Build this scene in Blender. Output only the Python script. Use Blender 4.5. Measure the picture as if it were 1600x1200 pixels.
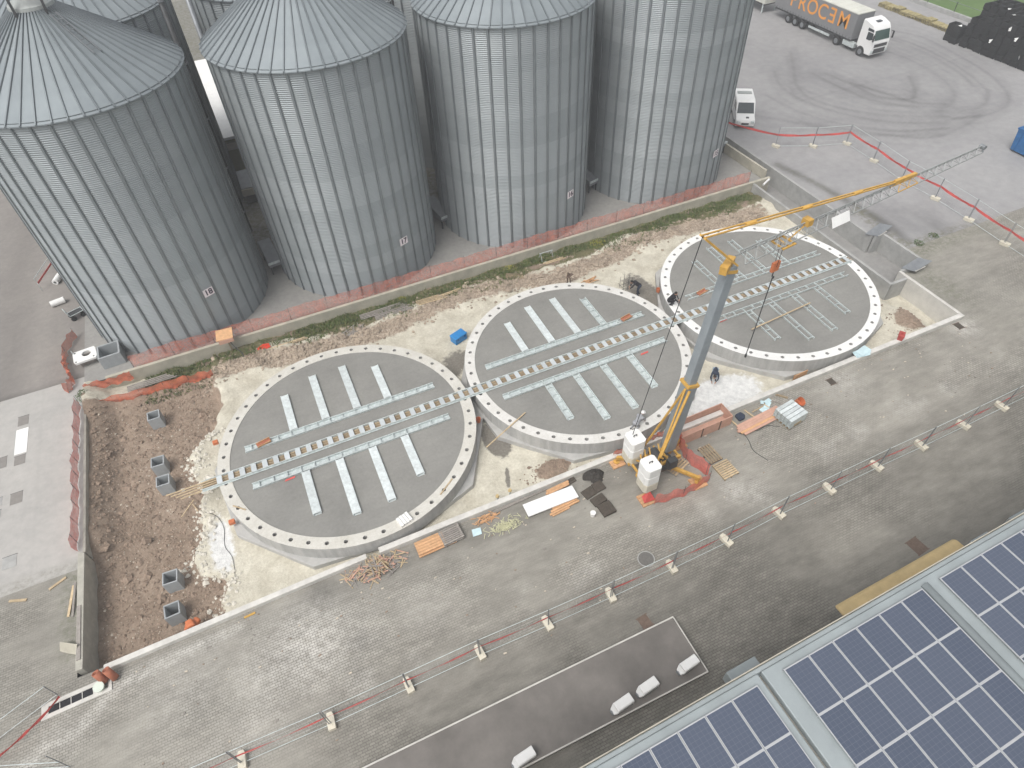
import bpy, bmesh, math, random
import numpy as np
from mathutils import Vector, Matrix

random.seed(7); rng = np.random.default_rng(7)
R = math.radians
scene = bpy.context.scene
for o in list(bpy.data.objects): bpy.data.objects.remove(o)
COL = scene.collection

# ------------------------------------------------------------------ camera
cam_d = bpy.data.cameras.new('camera'); cam = bpy.data.objects.new('camera', cam_d); COL.objects.link(cam)
rows = [[0.9117589835422703, -0.4091390594255987, -0.03606641072109378],
        [0.3238349865248623, 0.6620826193763814, 0.6758531694252473],
        [-0.25263898636672927, -0.6278947644088507, 0.7361533178594968]]
M = Matrix(rows).transposed().to_4x4(); M.translation = Vector((-15.60422941, -26.84661828, 31.6895))
cam.matrix_world = M
cam_d.sensor_width = 36; cam_d.lens = 1014.98 / 1600 * 36; cam_d.clip_end = 2000; cam_d.clip_start = 0.1
scene.camera = cam
# ------------------------------------------------------------------ world, sun, exposure
SUN = Vector((-0.45, -0.25, 0.86)).normalized()
world = bpy.data.worlds.new('World'); scene.world = world; world.use_nodes = True
wn = world.node_tree.nodes; wl = world.node_tree.links
sky = wn.new('ShaderNodeTexSky'); sky.sky_type = 'NISHITA'; sky.sun_disc = False
sky.sun_elevation = math.asin(SUN.z); sky.sun_rotation = math.atan2(SUN.x, SUN.y)
sky.air_density = 1.0; sky.dust_density = 4.0; sky.ozone_density = 1.0
hs = wn.new('ShaderNodeHueSaturation'); hs.inputs['Saturation'].default_value = 0.15
wl.new(sky.outputs[0], hs.inputs['Color']); wl.new(hs.outputs[0], wn['Background'].inputs[0])
wn['Background'].inputs[1].default_value = 0.135
sd = bpy.data.lights.new('sun', 'SUN'); sd.energy = 1.0; sd.angle = R(25); sd.color = (1.0, 0.95, 0.88)
so = bpy.data.objects.new('sun', sd); COL.objects.link(so); so.location = (0, 0, 60)
so.rotation_euler = SUN.to_track_quat('Z', 'Y').to_euler()
vs = scene.view_settings; vs.view_transform = 'Standard'; vs.look = 'None'; vs.gamma = 1; vs.use_curve_mapping = False
vs.exposure = 0.56
cy = scene.cycles; cy.max_bounces = 6; cy.diffuse_bounces = 3; cy.glossy_bounces = 3; cy.transparent_max_bounces = 10; cy.caustics_reflective = False; cy.caustics_refractive = False

# ------------------------------------------------------------------ helpers
class MB:
    def __init__(s): s.v = []; s.f = []; s.m = []
    def add(s, vs, fs, mi=0):
        n = len(s.v); s.v += [tuple(map(float, q)) for q in vs]; s.f += [tuple(i + n for i in f) for f in fs]; s.m += [mi] * len(fs)
        return s
    def obox(s, c, ax, ay, az, mi=0):
        c, ax, ay, az = Vector(c), Vector(ax), Vector(ay), Vector(az)
        p = [c + sx * ax + sy * ay + sz * az for sz in (-1, 1) for sy in (-1, 1) for sx in (-1, 1)]
        return s.add(p, [(0, 2, 3, 1), (4, 5, 7, 6), (0, 1, 5, 4), (2, 6, 7, 3), (0, 4, 6, 2), (1, 3, 7, 5)], mi)
    def box(s, x0, x1, y0, y1, z0, z1, rz=0, mi=0):
        c = ((x0 + x1) / 2, (y0 + y1) / 2, (z0 + z1) / 2); cs, sn = math.cos(rz), math.sin(rz); a, b, d = (x1 - x0) / 2, (y1 - y0) / 2, (z1 - z0) / 2
        return s.obox(c, (cs * a, sn * a, 0), (-sn * b, cs * b, 0), (0, 0, d), mi)
    def bar(s, p0, p1, w, h=None, up=(0, 0, 1), mi=0):
        p0, p1 = Vector(p0), Vector(p1); h = h or w; d = p1 - p0; L = d.length
        if L < 1e-6: return s
        d.normalize(); u = Vector(up)
        if abs(d.dot(u)) > .98: u = Vector((1, 0, 0))
        r = d.cross(u).normalized(); u = r.cross(d)
        return s.obox((p0 + p1) / 2, d * L / 2, r * w / 2, u * h / 2, mi)
    def cyl(s, p0, p1, r0, r1=None, n=10, cap=True, mi=0):
        p0, p1 = Vector(p0), Vector(p1); r1 = r0 if r1 is None else r1
        d = (p1 - p0).normalized(); u = Vector((0, 0, 1)) if abs(d.z) < .9 else Vector((1, 0, 0)); a = d.cross(u).normalized(); b = d.cross(a)
        V = []
        for p, r in ((p0, r0), (p1, r1)):
            V += [p + (a * math.cos(t) + b * math.sin(t)) * r for t in (2 * math.pi * k / n for k in range(n))]
        F = [(k, n + k, n + (k + 1) % n, (k + 1) % n) for k in range(n)]
        if cap: F += [tuple(range(n)), tuple(reversed(range(n, 2 * n)))]
        return s.add(V, F, mi)
    def tube(s, pts, r, n=6, mi=0):
        for a, b in zip(pts[:-1], pts[1:]): s.cyl(a, b, r, n=n, cap=True, mi=mi)
        return s
    def prism(s, poly, z0, z1, mi=0):
        n = len(poly); V = [(x, y, z0) for x, y in poly] + [(x, y, z1) for x, y in poly]
        F = [(k, (k + 1) % n, n + (k + 1) % n, n + k) for k in range(n)] + [tuple(reversed(range(n))), tuple(range(n, 2 * n))]
        return s.add(V, F, mi)
    def prof(s, poly, a0, a1, axis='x', mi=0):   # profile (u,z) extruded along x (u=y) or y (u=x)
        n = len(poly)
        V = [(a0, u, z) if axis == 'x' else (u, a0, z) for u, z in poly] + [(a1, u, z) if axis == 'x' else (u, a1, z) for u, z in poly]
        F = [(k, (k + 1) % n, n + (k + 1) % n, n + k) for k in range(n)] + [tuple(reversed(range(n))), tuple(range(n, 2 * n))]
        return s.add(V, F, mi)
    def quad(s, pts, mi=0): return s.add(pts, [tuple(range(len(pts)))], mi)
    def mesh(s, name, mats, smooth=False, fix=True):
        me = bpy.data.meshes.new(name); me.from_pydata(s.v, [], s.f)
        for m in (mats if isinstance(mats, (list, tuple)) else [mats]): me.materials.append(m)
        if any(s.m): me.polygons.foreach_set('material_index', s.m)
        if fix:
            bm = bmesh.new(); bm.from_mesh(me); bmesh.ops.recalc_face_normals(bm, faces=bm.faces); bm.to_mesh(me); bm.free()
        if smooth: me.polygons.foreach_set('use_smooth', [True] * len(me.polygons))
        me.update(); return me
    def build(s, name, mats, parent=None, smooth=False, fix=True): return obj(name, s.mesh(name, mats, smooth, fix), parent)

def obj(name, me, parent=None, loc=None, rz=None):
    o = bpy.data.objects.new(name, me); COL.objects.link(o)
    if parent is not None: o.parent = parent
    if loc is not None: o.location = loc
    if rz is not None: o.rotation_euler = (0, 0, rz)
    return o
def tag(o, label, cat, group=None):
    o['label'] = label; o['category'] = cat
    if group: o['group'] = group
    return o
def thing(name, label, cat, loc=(0, 0, 0), rz=0, group=None):
    o = obj(name, None, None, loc, rz); o.empty_display_size = .2; return tag(o, label, cat, group)
def struct(o): o['kind'] = 'structure'; return o
def stuff(o): o['kind'] = 'stuff'; return o
def bevel(o, w=.02, seg=2):
    m = o.modifiers.new('bevel', 'BEVEL'); m.width = w; m.segments = seg; m.limit_method = 'ANGLE'; return o
ORD = ['first', 'second', 'third', 'fourth', 'fifth', 'sixth', 'seventh', 'eighth', 'ninth', 'tenth', 'eleventh', 'twelfth', 'thirteenth', 'fourteenth', 'fifteenth']

# value noise (numpy)
_perm = rng.random((256, 256))
def vnoise(x, y):
    x = np.asarray(x, float); y = np.asarray(y, float); xi = np.floor(x).astype(int); yi = np.floor(y).astype(int); fx = x - xi; fy = y - yi
    fx = fx * fx * (3 - 2 * fx); fy = fy * fy * (3 - 2 * fy); g = lambda a, b: _perm[a % 256, b % 256]
    return (g(xi, yi) * (1 - fx) + g(xi + 1, yi) * fx) * (1 - fy) + (g(xi, yi + 1) * (1 - fx) + g(xi + 1, yi + 1) * fx) * fy
def fbm(x, y, o=4):
    s = 0; a = .5; t = 0
    for k in range(o): s = s + a * vnoise(x * 2 ** k + 17 * k, y * 2 ** k + 31 * k); t += a; a *= .5
    return s / t
def sstep(a, b, x): t = np.clip((x - a) / (b - a), 0, 1); return t * t * (3 - 2 * t)
def seg_dist(X, Y, pts):
    d = np.full(X.shape, 1e9)
    for (x0, y0), (x1, y1) in zip(pts[:-1], pts[1:]):
        dx, dy = x1 - x0, y1 - y0; t = np.clip(((X - x0) * dx + (Y - y0) * dy) / (dx * dx + dy * dy + 1e-9), 0, 1)
        d = np.minimum(d, np.hypot(X - x0 - t * dx, Y - y0 - t * dy))
    return d
def in_poly(X, Y, P):
    r = np.zeros(X.shape, bool); n = len(P)
    for i in range(n):
        x0, y0 = P[i]; x1, y1 = P[(i + 1) % n]
        c = ((y0 > Y) != (y1 > Y)) & (X < (x1 - x0) * (Y - y0) / (y1 - y0 + 1e-12) + x0); r ^= c
    return r
def spline(pts, n=8):
    out = []; P = [pts[0]] + list(pts) + [pts[-1]]
    for i in range(1, len(P) - 2):
        p0, p1, p2, p3 = (np.array(P[j], float) for j in (i - 1, i, i + 1, i + 2))
        for k in range(n):
            t = k / n; out.append(tuple(.5 * (2 * p1 + (p2 - p0) * t + (2 * p0 - 5 * p1 + 4 * p2 - p3) * t * t + (3 * p1 - p0 - 3 * p2 + p3) * t ** 3)))
    out.append(tuple(pts[-1])); return out

# ------------------------------------------------------------------ materials
MATS = {}
class NT:
    def __init__(s, name):
        s.m = bpy.data.materials.new(name); s.m.use_nodes = True; s.n = s.m.node_tree.nodes; s.l = s.m.node_tree.links; s.b = s.n['Principled BSDF']
        MATS[name] = s.m
    def node(s, t, **kw):
        n = s.n.new(t)
        for k, v in kw.items():
            if hasattr(n, k): setattr(n, k, v)
            else: n.inputs[k].default_value = v
        return n
    def link(s, a, b): s.l.new(a, b)
    def coord(s, w='Object'): return s.node('ShaderNodeTexCoord').outputs[w]
    def noise(s, scale, detail=4, rough=.6, vec=None, out='Fac', stretch=None):
        n = s.node('ShaderNodeTexNoise'); n.inputs['Scale'].default_value = scale; n.inputs['Detail'].default_value = detail; n.inputs['Roughness'].default_value = rough
        v = vec or s.coord()
        if stretch: mp = s.node('ShaderNodeMapping'); mp.inputs['Scale'].default_value = stretch; s.link(v, mp.inputs[0]); v = mp.outputs[0]
        s.link(v, n.inputs['Vector']); return n.outputs[out]
    def math(s, op, a, b=None, c=None, clamp=False):
        n = s.node('ShaderNodeMath', operation=op); n.use_clamp = clamp
        for i, q in enumerate((a, b, c)):
            if q is None: continue
            if isinstance(q, (int, float)): n.inputs[i].default_value = q
            else: s.link(q, n.inputs[i])
        return n.outputs[0]
    def ramp(s, fac, lo, hi, c0=(0, 0, 0), c1=(1, 1, 1)):
        n = s.node('ShaderNodeValToRGB'); e = n.color_ramp.elements; e[0].position = lo; e[1].position = hi; e[0].color = (*c0, 1); e[1].color = (*c1, 1); s.link(fac, n.inputs[0]); return n.outputs[0]
    def mix(s, fac, a, b, mode='MIX'):
        n = s.node('ShaderNodeMix', data_type='RGBA', blend_type=mode)
        for i, q in ((0, fac), (6, a), (7, b)):
            if isinstance(q, (int, float)): n.inputs[i].default_value = q
            elif isinstance(q, tuple): n.inputs[i].default_value = (*q, 1) if len(q) == 3 else q
            else: s.link(q, n.inputs[i])
        return n.outputs[2]
    def attr(s, name, out='Fac'):
        n = s.node('ShaderNodeAttribute', attribute_name=name); return n.outputs[out]
    def color(s, c):
        if isinstance(c, tuple): s.b.inputs['Base Color'].default_value = (*c, 1)
        else: s.link(c, s.b.inputs['Base Color'])
    def bump(s, h, dist=.01, strength=.6):
        n = s.node('ShaderNodeBump'); n.inputs['Distance'].default_value = dist; n.inputs['Strength'].default_value = strength; s.link(h, n.inputs['Height']); s.link(n.outputs[0], s.b.inputs['Normal'])
    def set(s, rough=.7, metal=0., spec=.35): s.b.inputs['Roughness'].default_value = rough; s.b.inputs['Metallic'].default_value = metal; s.b.inputs['Specular IOR Level'].default_value = spec; return s
def simple(name, col, rough=.6, metal=0., var=.15, scale=3., bump=0., bscale=40, spec=.35, rnd=.0):
    t = NT(name); t.set(rough, metal, spec)
    f = t.noise(scale, 5, .65)
    c = t.mix(t.ramp(f, .3, .72), tuple(x * (1 - var) for x in col), tuple(min(1, x * (1 + var)) for x in col))
    if rnd:
        oi = t.node('ShaderNodeObjectInfo').outputs['Random']; k = t.math('MULTIPLY_ADD', oi, 2 * rnd, 1 - rnd)
        n = t.node('ShaderNodeMix', data_type='RGBA', blend_type='MULTIPLY'); n.inputs[0].default_value = 1; t.link(c, n.inputs[6]); t.link(k, n.inputs[7]); c = n.outputs[2]
    t.color(c)
    if bump: t.bump(t.noise(bscale, 4, .6), bump)
    return t.m

concrete = simple('concrete_pale', (.56, .545, .51), .85, var=.14, scale=1.3, bump=.004, bscale=25)
concrete_grey = simple('concrete_grey', (.36, .36, .35), .85, var=.18, scale=1.5, bump=.004)
concrete_chamber = simple('concrete_chamber', (.34, .36, .37), .85, var=.1, scale=4, rnd=.06)
concrete_cream = simple('concrete_cream', (.62, .58, .48), .85, var=.12, scale=6, rnd=.08)
white_paint = simple('white_paint', (.78, .78, .77), .4, var=.04, scale=1.5)
white_matte = simple('white_matte', (.78, .78, .76), .8, var=.05, scale=2)
black_plastic = simple('black_plastic', (.018, .019, .02), .5, var=.4, scale=2, rnd=.4)
rubber = simple('rubber', (.02, .02, .02), .8, var=.3)
dark_metal = simple('dark_metal', (.06, .062, .065), .55, .3, var=.3)
grey_metal = simple('grey_metal', (.27, .285, .30), .5, .5, var=.15, scale=2)
mast_paint = simple('mast_grey_paint', (.30, .335, .36), .5, .25, var=.1, scale=1.2)
galv = simple('galvanised_steel', (.60, .655, .65), .42, .25, var=.22, scale=5, rnd=.06)
galv_bright = simple('galvanised_lid', (.66, .71, .71), .4, .2, var=.18, scale=4, rnd=.1)
yellow_paint = simple('crane_yellow_paint', (.56, .33, .075), .45, 0, var=.18, scale=4)
wood_pale = simple('pale_timber', (.50, .39, .25), .8, var=.2, scale=6, rnd=.15)
wood_orange = simple('orange_formwork_timber', (.58, .34, .18), .75, var=.18, scale=5, rnd=.12)
wood_pink = simple('pink_formwork_ply', (.55, .33, .25), .75, var=.12, scale=3, rnd=.06)
wood_brown = simple('brown_timber', (.30, .235, .155), .85, var=.3, scale=7, rnd=.2)
wood_grey = simple('weathered_timber', (.30, .275, .25), .85, var=.2, scale=6, rnd=.15)
red_plastic = simple('red_tape_plastic', (.62, .10, .09), .55, var=.15, scale=3)
red_dark = simple('dark_red_plastic', (.40, .07, .06), .6, var=.2)
orange_plastic = simple('orange_plastic', (.55, .17, .07), .5, var=.2)
blue_plastic = simple('blue_plastic', (.03, .22, .52), .45, var=.12)
blue_steel = simple('blue_steel', (.02, .13, .33), .5, .1, var=.2)
cyan_sheet = simple('pale_cyan_sheet', (.55, .70, .74), .5, var=.12)
terracotta = simple('terracotta', (.36, .13, .075), .7, var=.2, scale=5)
dark_net = simple('black_netting', (.045, .04, .035), .9, var=.5, scale=12)
mat_brown = simple('dark_brown_mat', (.075, .062, .05), .95, var=.3, scale=8, bump=.01)
tan_sheet = simple('tan_sheet', (.52, .395, .20), .6, var=.15, scale=1.5)
trailer_grey = simple('grey_tarpaulin', (.205, .208, .215), .6, var=.08, scale=.8)
trailer_roof = simple('pale_tarpaulin', (.60, .60, .54), .7, var=.1, scale=.7)
letter_orange = simple('orange_print', (.80, .33, .06), .6, var=.04)
glass_dark = simple('dark_glass', (.02, .03, .035), .08, 0, var=.1, spec=.6)
glass_green = simple('green_tinted_glass', (.03, .07, .06), .08, 0, var=.1, spec=.6)
leaf = simple('leaf_green', (.075, .13, .035), .7, var=.35, scale=3)
grass_m = simple('grass_blades', (.115, .155, .05), .75, var=.4, scale=1.2)
weed_y = simple('yellow_weed', (.33, .32, .06), .7, var=.3, scale=3)
rock_m = simple('broken_stone', (.36, .295, .23), .9, var=.4, scale=1.1, bump=.01)
clod_m = simple('soil_clods', (.28, .212, .162), .95, var=.4, scale=2.5, bump=.01)
pebble_w = simple('pale_pebbles', (.52, .46, .38), .9, var=.2, scale=2)
iron_brown = simple('rusty_iron', (.16, .115, .09), .8, .2, var=.25, scale=6)
asphalt_dark = simple('dark_bitumen', (.175, .162, .150), .9, var=.28, scale=.45, bump=.006, bscale=60)
sign_plate = simple('sign_plate', (.82, .76, .78), .5, var=.06)
ink = simple('black_ink', (.05, .03, .06), .5, var=.1)
skin_m = simple('skin', (.42, .25, .18), .6, var=.05)
cloth_black = simple('black_cloth', (.02, .02, .024), .9, var=.3, scale=9)
cloth_navy = simple('navy_cloth', (.035, .045, .07), .9, var=.25, scale=9)
cloth_jean = simple('pale_jeans', (.30, .38, .46), .9, var=.2, scale=9)
cloth_grey = simple('grey_cloth', (.32, .33, .35), .9, var=.2, scale=9)
hair_m = simple('dark_hair', (.02, .017, .015), .8, var=.3, scale=20)
roof_conc = simple('pale_roof_sheet', (.30, .335, .345), .5, .1, var=.12, scale=.6)
khaki = simple('khaki_wall', (.30, .29, .17), .85, var=.1)

# netting: thin plastic mesh, half see-through
def net_mat(name, col, cover):
    t = NT(name); t.set(.6); t.color(t.mix(t.ramp(t.noise(2.2, 5), .3, .7), tuple(x * .8 for x in col), tuple(min(1, x * 1.15) for x in col)))
    tr = t.node('ShaderNodeBsdfTransparent'); mx = t.node('ShaderNodeMixShader')
    f = t.math('ADD', t.math('MULTIPLY_ADD', t.noise(1.4, 5, .75), .9, cover - .45), t.math('MULTIPLY_ADD', t.noise(24, 2, .5), .5, -.25), None, True)
    t.link(f, mx.inputs[0]); t.link(tr.outputs[0], mx.inputs[1]); t.link(t.b.outputs[0], mx.inputs[2]); t.link(mx.outputs[0], t.n['Material Output'].inputs[0]); return t.m
net_orange = net_mat('orange_netting', (.66, .17, .09), .72)
net_faded = net_mat('faded_orange_netting', (.76, .28, .20), .44)
net_red = net_mat('red_netting', (.74, .17, .13), .66)

# silo wall: galvanised corrugated sheets with tone differing from sheet to sheet
t = NT('silo_wall'); t.set(.48, .35, .4)
sx = t.node('ShaderNodeSeparateXYZ'); t.link(t.coord(), sx.inputs[0])
ang = t.math('ARCTAN2', sx.outputs[1], sx.outputs[0]); qa = t.math('FLOOR', t.math('MULTIPLY', ang, 20 / (2 * math.pi))); qz = t.math('FLOOR', t.math('MULTIPLY', sx.outputs[2], 1 / 1.07))
oi = t.node('ShaderNodeObjectInfo').outputs['Random']
cv = t.node('ShaderNodeCombineXYZ'); t.link(t.math('MULTIPLY', qa, 0.37), cv.inputs[0]); t.link(qz, cv.inputs[1]); t.link(oi, cv.inputs[2])
wn1 = t.node('ShaderNodeTexWhiteNoise'); t.link(cv.outputs[0], wn1.inputs[0])
cz = t.node('ShaderNodeCombineXYZ'); t.link(qz, cz.inputs[1]); t.link(oi, cz.inputs[2]); wn2 = t.node('ShaderNodeTexWhiteNoise'); t.link(cz.outputs[0], wn2.inputs[0])
k = t.math('ADD', t.math('MULTIPLY', wn1.outputs[0], .04), t.math('MULTIPLY', wn2.outputs[0], .17)); k = t.math('ADD', k, t.math('ADD', t.math('MULTIPLY', t.noise(.7, 5, .7), .14), t.math('MULTIPLY', t.noise(2.2, 5, .7, stretch=(1, 1, .06)), .12)))
t.color(t.ramp(k, .05, .48, (.285, .315, .328), (.43, .462, .475)))
silo_wall = t.m
silo_rib = simple('silo_stiffener', (.245, .272, .286), .5, .5, var=.12, scale=1)
t = NT('silo_roof_sheet'); t.set(.62, .25, .3)
oi = t.node('ShaderNodeObjectInfo').outputs['Random']
k = t.math('ADD', t.math('MULTIPLY', oi, .3), t.math('MULTIPLY', t.noise(.8, 5, .65), .7)); t.color(t.ramp(k, .25, .75, (.205, .233, .248), (.275, .307, .324)))
silo_roof = t.m
silo_roof_rib = simple('silo_roof_rib', (.175, .197, .21), .5, .45, var=.1, scale=1)
cap_m = simple('silo_cap', (.38, .40, .39), .5, .3, var=.1)

# block paving: offset brick pattern 0.24 x 0.12 m with tone attribute for stains
def paving_mat(name, base, light):
    t = NT(name); t.set(.8, 0, .3)
    co = t.coord(); br = t.node('ShaderNodeTexBrick'); br.offset = .5; br.inputs['Scale'].default_value = 1; br.inputs['Brick Width'].default_value = .25; br.inputs['Row Height'].default_value = .125
    br.inputs['Mortar Size'].default_value = .012; br.inputs['Mortar Smooth'].default_value = .3; br.inputs['Bias'].default_value = 0
    br.inputs['Color1'].default_value = (.86, .86, .86, 1); br.inputs['Color2'].default_value = (1.12, 1.12, 1.12, 1); br.inputs['Mortar'].default_value = (.42, .41, .40, 1); t.link(co, br.inputs['Vector'])
    n1 = t.noise(.22, 6, .65); n2 = t.noise(1.6, 6, .7, stretch=(.35, 1, 1)); n3 = t.noise(14, 3, .6)
    tone = t.attr('tone'); c = t.mix(t.ramp(t.math('ADD', t.math('MULTIPLY', n1, .55), t.math('MULTIPLY', n2, .45)), .33, .68), base, light)
    jf = t.attr('joint'); c2 = t.mix(1.0, c, br.outputs['Color'], 'MULTIPLY'); c = t.mix(jf, c, c2)
    tn = t.math('MULTIPLY', t.math('ADD', tone, t.math('MULTIPLY_ADD', n2, .60, -.30)), t.math('MULTIPLY_ADD', n3, .3, .85))
    n = t.node('ShaderNodeMix', data_type='RGBA', blend_type='MULTIPLY'); n.inputs[0].default_value = 1; t.link(c, n.inputs[6]); t.link(tn, n.inputs[7]); c = n.outputs[2]
    pw = t.math('MULTIPLY', t.math('MULTIPLY', t.attr('powder'), t.ramp(t.noise(2.5, 6, .7), .3, .65)), t.math('SUBTRACT', 1.0, t.math('MULTIPLY', br.outputs['Fac'], .85))); c = t.mix(pw, c, (.62, .60, .56))
    gr = t.math('MULTIPLY', t.attr('moss'), t.ramp(t.noise(3.0, 6, .75), .42, .62)); c = t.mix(gr, c, (.085, .10, .045))
    t.color(c); t.bump(br.outputs['Fac'], -.006, .5); return t.m
paving_m = paving_mat('block_paving', (.222, .210, .184), (.318, .303, .268))
def slab_mat(name, base, light, sc=.3):
    t = NT(name); t.set(.85, 0, .3)
    n1 = t.noise(sc, 7, .65); n2 = t.noise(sc * 9, 5, .7); c = t.mix(t.ramp(t.math('ADD', t.math('MULTIPLY', n1, .65), t.math('MULTIPLY', n2, .35)), .33, .66), base, light)
    tn = t.math('MULTIPLY', t.attr('tone'), t.math('MULTIPLY_ADD', n2, .24, .88)); n = t.node('ShaderNodeMix', data_type='RGBA', blend_type='MULTIPLY'); n.inputs[0].default_value = 1; t.link(c, n.inputs[6]); t.link(tn, n.inputs[7]); c = n.outputs[2]
    gr = t.math('MULTIPLY', t.attr('moss'), t.ramp(t.noise(2.2, 6, .75), .4, .62)); c = t.mix(gr, c, (.12, .115, .07))
    t.color(c); t.bump(n2, .003, .4); return t.m
yard_m = slab_mat('concrete_yard', (.265, .26, .266), (.345, .34, .338), .12)
apron_m = slab_mat('concrete_apron', (.37, .36, .345), (.46, .445, .42), .2)
road_m = slab_mat('left_asphalt', (.20, .185, .175), (.265, .245, .225), .25)
siloslab_m = slab_mat('silo_slab', (.25, .245, .235), (.335, .325, .305), .35)
ditch_m = slab_mat('trench_floor', (.22, .215, .21), (.29, .285, .275), .3)
field_m = slab_mat('field_grass', (.075, .135, .035), (.115, .185, .055), .15)
t = NT('far_ground'); t.set(.9); t.color(t.mix(t.ramp(t.noise(.05, 6), .35, .65), (.20, .20, .17), (.28, .27, .24))); far_m = t.m

# pit ground: attributes choose soil, crushed limestone, rubble, grass soil
t = NT('pit_ground'); t.set(.95, 0, .2)
nb = t.noise(.9, 7, .7); nf = t.noise(7, 6, .75); nm = t.noise(2.6, 6, .7)
jit = t.math('MULTIPLY_ADD', nm, .9, -.45)
def msk(a, lo=.40, hi=.60): return t.ramp(t.math('ADD', t.attr(a), t.math('MULTIPLY', jit, .95)), lo, hi)
cream = t.mix(t.ramp(t.math('ADD', t.math('MULTIPLY', nb, .6), t.math('MULTIPLY', nf, .4)), .34, .66), (.40, .365, .29), (.70, .67, .57))
soil = t.mix(t.ramp(t.math('ADD', t.math('MULTIPLY', nf, .45), t.math('ADD', t.math('MULTIPLY', nb, .3), t.math('MULTIPLY', t.noise(.3, 5, .6), .25))), .38, .62), (.165, .122, .090), (.375, .295, .23))
rub = t.mix(t.ramp(nf, .36, .64), (.20, .15, .115), (.52, .44, .35))
grs = t.mix(t.ramp(t.math('ADD', t.math('MULTIPLY', nf, .5), t.math('MULTIPLY', nm, .5)), .4, .62), (.10, .105, .045), (.22, .19, .12))
wht = t.mix(t.ramp(nm, .35, .65), (.58, .58, .57), (.78, .78, .76))
wet = t.mix(t.ramp(nf, .35, .65), (.17, .155, .13), (.24, .225, .20))
c = t.mix(msk('powder'), cream, wht); c = t.mix(msk('wet'), c, wet); c = t.mix(msk('rubble'), c, rub); c = t.mix(msk('grass'), c, grs); c = t.mix(msk('soil'), c, soil)
t.color(c); t.bump(t.math('ADD', nf, t.math('MULTIPLY', nm, 1.5)), .05, .7); pit_m = t.m

# fill inside the rings: wet-set grey concrete
t = NT('fresh_concrete_fill'); t.set(.75, 0, .3)
n1 = t.math('ADD', t.math('MULTIPLY', t.noise(.35, 6, .65), .75), t.math('MULTIPLY', t.noise(1.3, 6, .7, stretch=(.3, 1.6, 1)), .25)); n2 = t.noise(6, 5, .7); t.color(t.mix(t.ramp(t.math('ADD', t.math('MULTIPLY', n1, .7), t.math('MULTIPLY', n2, .3)), .35, .66), (.19, .187, .175), (.285, .279, .26))); t.bump(n2, .003, .4); fill_m = t.m
# ring concrete: pale top, streaks (the right ring is lime-white, the left one beige)
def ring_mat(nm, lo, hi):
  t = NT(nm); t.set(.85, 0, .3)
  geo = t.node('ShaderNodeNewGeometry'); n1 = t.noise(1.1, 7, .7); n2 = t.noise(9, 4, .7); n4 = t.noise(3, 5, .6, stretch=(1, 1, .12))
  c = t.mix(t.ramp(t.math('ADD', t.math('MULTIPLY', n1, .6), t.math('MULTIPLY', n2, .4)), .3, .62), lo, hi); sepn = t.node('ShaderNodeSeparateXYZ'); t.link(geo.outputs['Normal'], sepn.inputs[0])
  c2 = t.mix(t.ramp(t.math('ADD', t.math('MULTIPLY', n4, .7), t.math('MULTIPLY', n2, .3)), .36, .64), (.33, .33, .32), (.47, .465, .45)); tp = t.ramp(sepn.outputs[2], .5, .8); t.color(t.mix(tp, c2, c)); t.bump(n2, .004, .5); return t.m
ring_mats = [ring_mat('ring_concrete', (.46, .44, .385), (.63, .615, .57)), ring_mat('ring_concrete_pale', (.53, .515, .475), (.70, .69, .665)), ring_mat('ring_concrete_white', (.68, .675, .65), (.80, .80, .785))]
# solar glass: cell grid
t = NT('solar_glass'); t.set(.28, 0, .55)
co = t.coord(); br = t.node('ShaderNodeTexBrick'); br.offset = 0; br.inputs['Scale'].default_value = 1; br.inputs['Brick Width'].default_value = .163; br.inputs['Row Height'].default_value = .148; br.inputs['Mortar Size'].default_value = .006; br.inputs['Mortar Smooth'].default_value = .4
oi = t.node('ShaderNodeObjectInfo').outputs['Random']; nz = t.noise(3, 3, .5)
base = t.mix(t.math('ADD', t.math('MULTIPLY', oi, .6), t.math('MULTIPLY', nz, .4)), (.058, .074, .112), (.083, .10, .142)); t.link(co, br.inputs['Vector'])
c = t.mix(br.outputs['Fac'], base, (.125, .142, .18)); t.color(c); solar_m = t.m
alu = simple('aluminium_frame', (.52, .53, .545), .4, .3, var=.06)

def grid_sheet(name, xs, ys, zf, keep, mat, attrs, kind='structure', smooth=True):
    X, Y = np.meshgrid(xs, ys); Z = zf(X, Y) if callable(zf) else np.full(X.shape, float(zf)); nx, ny = len(xs), len(ys)
    V = np.stack([X, Y, Z], -1).reshape(-1, 3); I = np.arange(nx * ny).reshape(ny, nx)
    F = np.stack([I[:-1, :-1], I[:-1, 1:], I[1:, 1:], I[1:, :-1]], -1).reshape(-1, 4)
    if keep is not None:
        cx = (X[:-1, :-1] + X[1:, 1:]) / 2; cy = (Y[:-1, :-1] + Y[1:, 1:]) / 2; F = F[keep(cx, cy).reshape(-1)]
    me = bpy.data.meshes.new(name); me.from_pydata(V.tolist(), [], F.tolist()); me.materials.append(mat)
    for k, fn in attrs.items():
        a = me.attributes.new(k, 'FLOAT', 'POINT'); val = fn(X, Y) if callable(fn) else np.full(X.shape, float(fn)); a.data.foreach_set('value', val.reshape(-1).astype(np.float32))
    if smooth: me.polygons.foreach_set('use_smooth', [True] * len(me.polygons))
    o = obj(name, me); o['kind'] = kind; return o
def lin(a, b, s, extra=()): return np.array(sorted(set(np.round(np.append(np.arange(a, b, s), [b, *extra]), 4))))

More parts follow.
